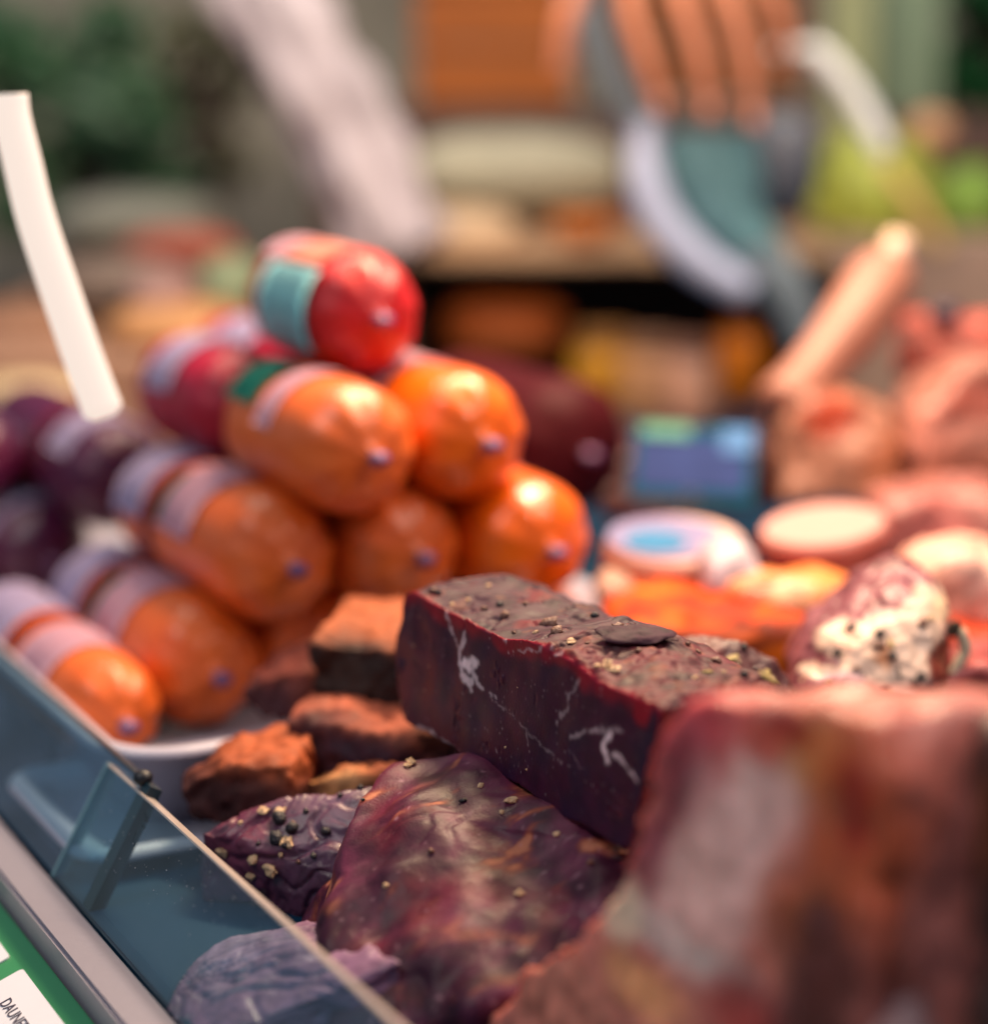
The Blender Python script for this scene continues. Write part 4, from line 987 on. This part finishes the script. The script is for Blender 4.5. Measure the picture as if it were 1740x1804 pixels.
sheet('strap', [(960, -80), (1010, 60), (1070, 180), (1120, 280)], [(1055, -80), (1085, 60), (1135, 170), (1190, 250)], 1.88, BAG, .012, bag)
sheet('front_panel', [(1150, 225), (1160, 310), (1210, 400), (1300, 480), (1400, 600)], [(1330, 225), (1345, 300), (1350, 370), (1390, 440), (1450, 590)], 1.87, TEAL, .02, bag)
sheet('lower_fold', [(1290, 450), (1330, 500), (1370, 560), (1390, 610)], [(1360, 420), (1410, 470), (1440, 540), (1455, 610)], 1.84, BAG, .014, bag)
tube('hem', curve_pts([PY(1140, 215, 1.860), PY(1135, 300, 1.850), PY(1165, 390, 1.845), PY(1230, 460, 1.840), PY(1320, 515, 1.835)]), [.0125 + .006 * math.sin(i / 33 * math.pi) for i in range(33)], HEM, bag, 16)
bm = bmesh.new(); bmesh.ops.create_icosphere(bm, subdivisions=3, radius=1)
for v in bm.verts: v.co = Vector((v.co.x * 62 * mpp(1.93), v.co.y * .03, v.co.z * 95 * mpp(1.93))) * (1 + .12 * N(v.co, 1.7, 4))
bm.transform(Matrix.Translation(PY(1378, 288, 1.930))); bm_link('side_gusset', bm, SLATE, bag)
tube('handle', curve_pts([PY(1360, 92, 1.940), PY(1425, 88, 1.935), PY(1470, 125, 1.930), PY(1515, 185, 1.925), PY(1548, 250, 1.920), PY(1555, 275, 1.920)]), [.005] * 8 + [.0112] * 28 + [.009] * 5, plain('white_handle', (232, 236, 238), .35), bag, 14)

SKIN = plain('skin', (226, 150, 118), .45, var=.10, scale=90, sss=.1)
def hand():
    y = 1.84; HK = 1.10
    V, Ed, Rd = [], [], []
    def add(p, r, prev=None):
        V.append(p); Rd.append(r)
        if prev is not None: Ed.append((prev, len(V) - 1))
        return len(V) - 1
    wr_ = add(PY(1225, -330, y + .02), .026)
    fa = add(PY(1270, -560, y + .06), .030, wr_); fa2 = add(PY(1330, -860, y + .12), .038, fa)
    pm = add(PY(1200, -210, y + .008), .027, wr_)
    def chain(base, pts, rs):
        prev = base
        for (x, yy, dy), r in zip(pts, rs): prev = add(PY(x, yy, y + dy), r, prev)
    chain(pm, [(1105, -95, 0), (1108, 20, -.012), (1140, 110, -.010), (1166, 195, 0)], [0.0097, 0.0081, 0.0074, 0.0058])
    chain(pm, [(1175, -110, -.006), (1205, 15, -.018), (1236, 110, -.014), (1250, 205, -.002)], [0.0097, 0.0084, 0.0075, 0.0059])
    chain(pm, [(1245, -100, -.004), (1292, 20, -.014), (1320, 120, -.010), (1328, 222, .0)], [0.0093, 0.0079, 0.0071, 0.0056])
    chain(pm, [(1305, -90, .006), (1362, -5, .0), (1385, 70, .006), (1378, 130, .016)], [0.0081, 0.0070, 0.0062, 0.0050])
    chain(pm, [(1100, -160, -.012), (1030, -60, -.022), (995, 40, -.022), (984, 135, -.012)], [0.0112, 0.0097, 0.0085, 0.0063])
    me = bpy.data.meshes.new('hand'); me.from_pydata(V, Ed, [])
    o = bpy.data.objects.new('tmp', me); COL.objects.link(o)
    o.modifiers.new('sk', 'SKIN'); 
    for i, sv in enumerate(me.skin_vertices[0].data): sv.radius = (Rd[i] * HK, Rd[i] * HK); sv.use_root = (i == 3)
    sb = o.modifiers.new('ss', 'SUBSURF'); sb.levels = 2; sb.render_levels = 2
    out = bpy.data.meshes.new_from_object(o.evaluated_get(bpy.context.evaluated_depsgraph_get())); bpy.data.objects.remove(o)
    t = empty('person', PY(1200, -210, y), 'bare hand with fingers pointing down over a blue-grey bag, cropped at top', 'person')
    link('hand', out, SKIN, t)
    NAIL = plain('fingernail', (204, 136, 116), .25)
    for x, yy, dy in ((1166, 192, -.0105), (1250, 202, -.012), (1328, 219, -.0095)):
        bm = bmesh.new(); bmesh.ops.create_uvsphere(bm, u_segments=12, v_segments=8, radius=1)
        for v in bm.verts: v.co = Vector((v.co.x * .0062, v.co.y * .0018, v.co.z * .0080))
        bm.transform(Matrix.Translation(PY(x, yy - 8, y + dy))); bm_link('fingernail', bm, NAIL, t)
    tube('sleeve', [PY(1262, -520, y + .05), PY(1300, -700, y + .09), PY(1340, -900, y + .13)], [.054, .065, .075], plain('white_sleeve', (210, 210, 214), .8), t, 24)
hand()

# ------------------------------------------------------------------ backdrop: greenery, posts, wall
WALL = plain('stall_wall_render', (170, 160, 142), .85, var=.75, scale=5)
wl = obox('rear_wall', (-2.2, 3.3, -.95), (4.4, 0, 0), (0, .1, 0), (0, 0, 1.75), WALL); tag(wl, kind='structure')
def shrub(name, label, cx, cy_, y, rx, rz, cols, n, leaf, seed, cat='shrub'):
    rnd = random.Random(seed); c = PY(cx, cy_, y); k = mpp(y); rx *= k; rz *= k
    t = empty(name, (c.x, c.y, -.95), label, cat)
    tube('trunk', curve_pts([Vector((c.x, c.y, -.95)), Vector((c.x + .02, c.y, c.z - rz * .6)), c, c + Z * rz * .5]), [.03 - .0008 * i for i in range(25)], DARKW, t, 10)
    mats = [plain('leaf', cc_, .5, var=.2) for cc_ in cols]
    bms = [bmesh.new() for _ in cols]
    cl = [(Vector((rnd.uniform(-1, 1) * rx, rnd.uniform(-.6, .6) * rx, rnd.uniform(-1, 1) * rz)), rnd.uniform(.2, .42)) for _ in range(16)]
    for i in range(n):
        cc_, s = rnd.choice(cl); v = Vector((rnd.gauss(0, 1), rnd.gauss(0, 1), rnd.gauss(0, 1))).normalized() * s * min(rx, rz) * rnd.uniform(.5, 1)
        p = c + cc_ * .8 + v; u = Vector((rnd.gauss(0, 1), rnd.gauss(0, 1), rnd.gauss(0, 1))).normalized(); ww = u.orthogonal().normalized()
        L = leaf * rnd.uniform(.6, 1.3); b = bms[rnd.randrange(len(bms))]
        up_ = u.cross(ww) * L * .12
        b.faces.new([b.verts.new(p - u * L), b.verts.new(p + ww * L * .42 + up_), b.verts.new(p + u * L), b.verts.new(p - ww * L * .42 + up_)])
    for b, m in zip(bms, mats): bm_link('foliage', b, m, t, False)['kind'] = 'stuff'
shrub('green_shrub', 'dark green leafy shrub at the far upper left', 120, 200, 2.6, 190, 200, [(62, 118, 74), (44, 84, 58), (104, 132, 104)], 1100, .028, 1)
shrub('green_shrub', 'olive brown thin shrub beside the pale streak', 330, 130, 2.8, 110, 220, [(104, 108, 70), (84, 72, 60), (160, 158, 138)], 420, .026, 2)
shrub('green_shrub', 'deep green shrub in the upper right corner', 1730, 90, 2.7, 130, 200, [(44, 112, 62), (34, 86, 52)], 1500, .03, 3)
def post(px0, px1, y, mat, label, top=-140):
    a, b = PY(px0, 500, y), PY(px1, 500, y)
    t = empty('post', ((a.x + b.x) / 2, y, -.95), label, 'post')
    obox('shaft', (a.x, y, -.95), (b.x - a.x, 0, 0), (0, .06, 0), (0, 0, PY(px0, top, y).z + .95), mat, t, .004)
    obox('base_plate', (a.x - .02, y - .02, -.945), (b.x - a.x + .04, 0, 0), (0, .1, 0), (0, 0, .012), STEEL, t)
post(1450, 1525, 2.45, plain('pale_green_paint', (170, 176, 132), .6), 'pale yellow-green post right of the white handle')
post(1535, 1640, 2.55, plain('sage_paint', (150, 172, 142), .6), 'sage green post beside the corner shrub')
def cabbage(px, py, y, r, c, label, seed):
    k = mpp(y) * r; c0 = PY(px, py, y); t = empty('cabbage', c0, label, 'cabbage'); rnd = random.Random(seed)
    m = plain('cabbage_leaf', c, .5, var=.2, scale=30, bump=.3)
    for j in range(9):
        bm = bmesh.new(); bmesh.ops.create_icosphere(bm, subdivisions=3, radius=1)
        dirv = Vector((rnd.uniform(-1, 1), rnd.uniform(-1, .2), rnd.uniform(-.5, 1))).normalized()
        for v in list(bm.verts):
            if v.co.z < .15: bm.verts.remove(v)
        for v in bm.verts:
            v.co = v.co * k * (.82 + .03 * j) * (1 + .10 * N(v.co, 3.2, j + seed) + .05 * N(v.co, 8, j))
        bm.transform(dirv.to_track_quat('Z', 'Y').to_matrix().to_4x4())
        bmesh.ops.solidify(bm, geom=list(bm.faces), thickness=.0012)
        bm.transform(Matrix.Translation(c0)); bm_link('leaf', bm, m, t)
cabbage(1530, 350, 2.3, 110, (168, 178, 70), 'yellow-green cabbage below the white handle', 4)
cabbage(1715, 365, 2.35, 70, (124, 160, 58), 'fresh green cabbage at the right edge', 9)
blob('onion', 'peach coloured onion above the green cabbage', 'onion', 1640, 232, 2.35, 36, 36, plain('onion_skin', (222, 166, 126), .4), 3)
tube('wooden_spoon', curve_pts([PY(1560, 290, 2.16), PY(1600, 340, 2.14), PY(1640, 400, 2.12), PY(1660, 440, 2.11)]), [.0075] * 25, plain('spoon_wood', (216, 176, 104), .5))
tag(bpy.data.objects['wooden_spoon'], 'ochre wooden spoon handle between the two cabbages', 'spoon')
ob = obox('vegetable_ledge', (PY(1482, 430, 2.16).x, 2.16, -.03), (.5, 0, 0), (0, .5, 0), (0, 0, PY(1600, 425, 2.16).z + .03), plain('ledge_taupe', (176, 146, 130), .7, var=.1)); ob['kind'] = 'structure'
blob('olive', 'dark purple olive above the brick red joint', 'olive', 1665, 552, 1.42, 30, 20, plain('olive_skin', (52, 34, 56), .3), 8)

# goods on the left behind the stack, seen blurred
cz = -.03
led = obox('side_ledge', (PY(-60, 600, 1.9).x, 1.62, -.03), (.40, 0, 0), (0, .8, 0), (0, 0, PY(300, 640, 1.62).z + .03), plain('ledge_tan', (150, 116, 96), .7, var=.2, scale=6)); led['kind'] = 'structure'
loaf('rust red salami lying across the left ledge', 320, 440, 2.0, 100, 34, (140, 70, 54), 11, 'salami', 'salami', None, False)
loaf('grey brown loaf on the left ledge under the salami', 200, 500, 1.85, 120, 48, (98, 84, 76), 12)
loaf('tan loaf at the front of the left ledge', 310, 575, 1.75, 120, 42, (168, 122, 78), 13)
loaf('mauve grey salami end behind the cyan label', 290, 520, 1.8, 60, 45, (128, 98, 94), 14, 'salami', 'salami', None, False)
loaf('brown loaf behind the glowing reflection tube', 40, 590, 1.8, 110, 60, (124, 88, 66), 15)
loaf('pale cream cheese at the left edge below the loaf', 70, 690, 1.66, 110, 50, (196, 176, 140), 16, 'cheese', 'cheese', None, False)
loaf('ochre cheese wheel at the left edge', 40, 790, 1.6, 110, 60, (182, 154, 84), 17, 'cheese', 'cheese', None, False)
loaf('dark olive bottle gourd left of the plum sausages', 130, 820, 1.55, 80, 45, (60, 56, 44), 18, 'gourd', 'gourd', None, False)
loaf('grey stone mortar far behind the pale streak', 250, 390, 2.2, 150, 50, (120, 122, 112), 19, 'mortar', 'mortar', None, False)
loaf('greenish pear squash between salami and red sausage', 410, 510, 1.9, 60, 60, (110, 124, 96), 20, 'squash', 'squash', None, False)
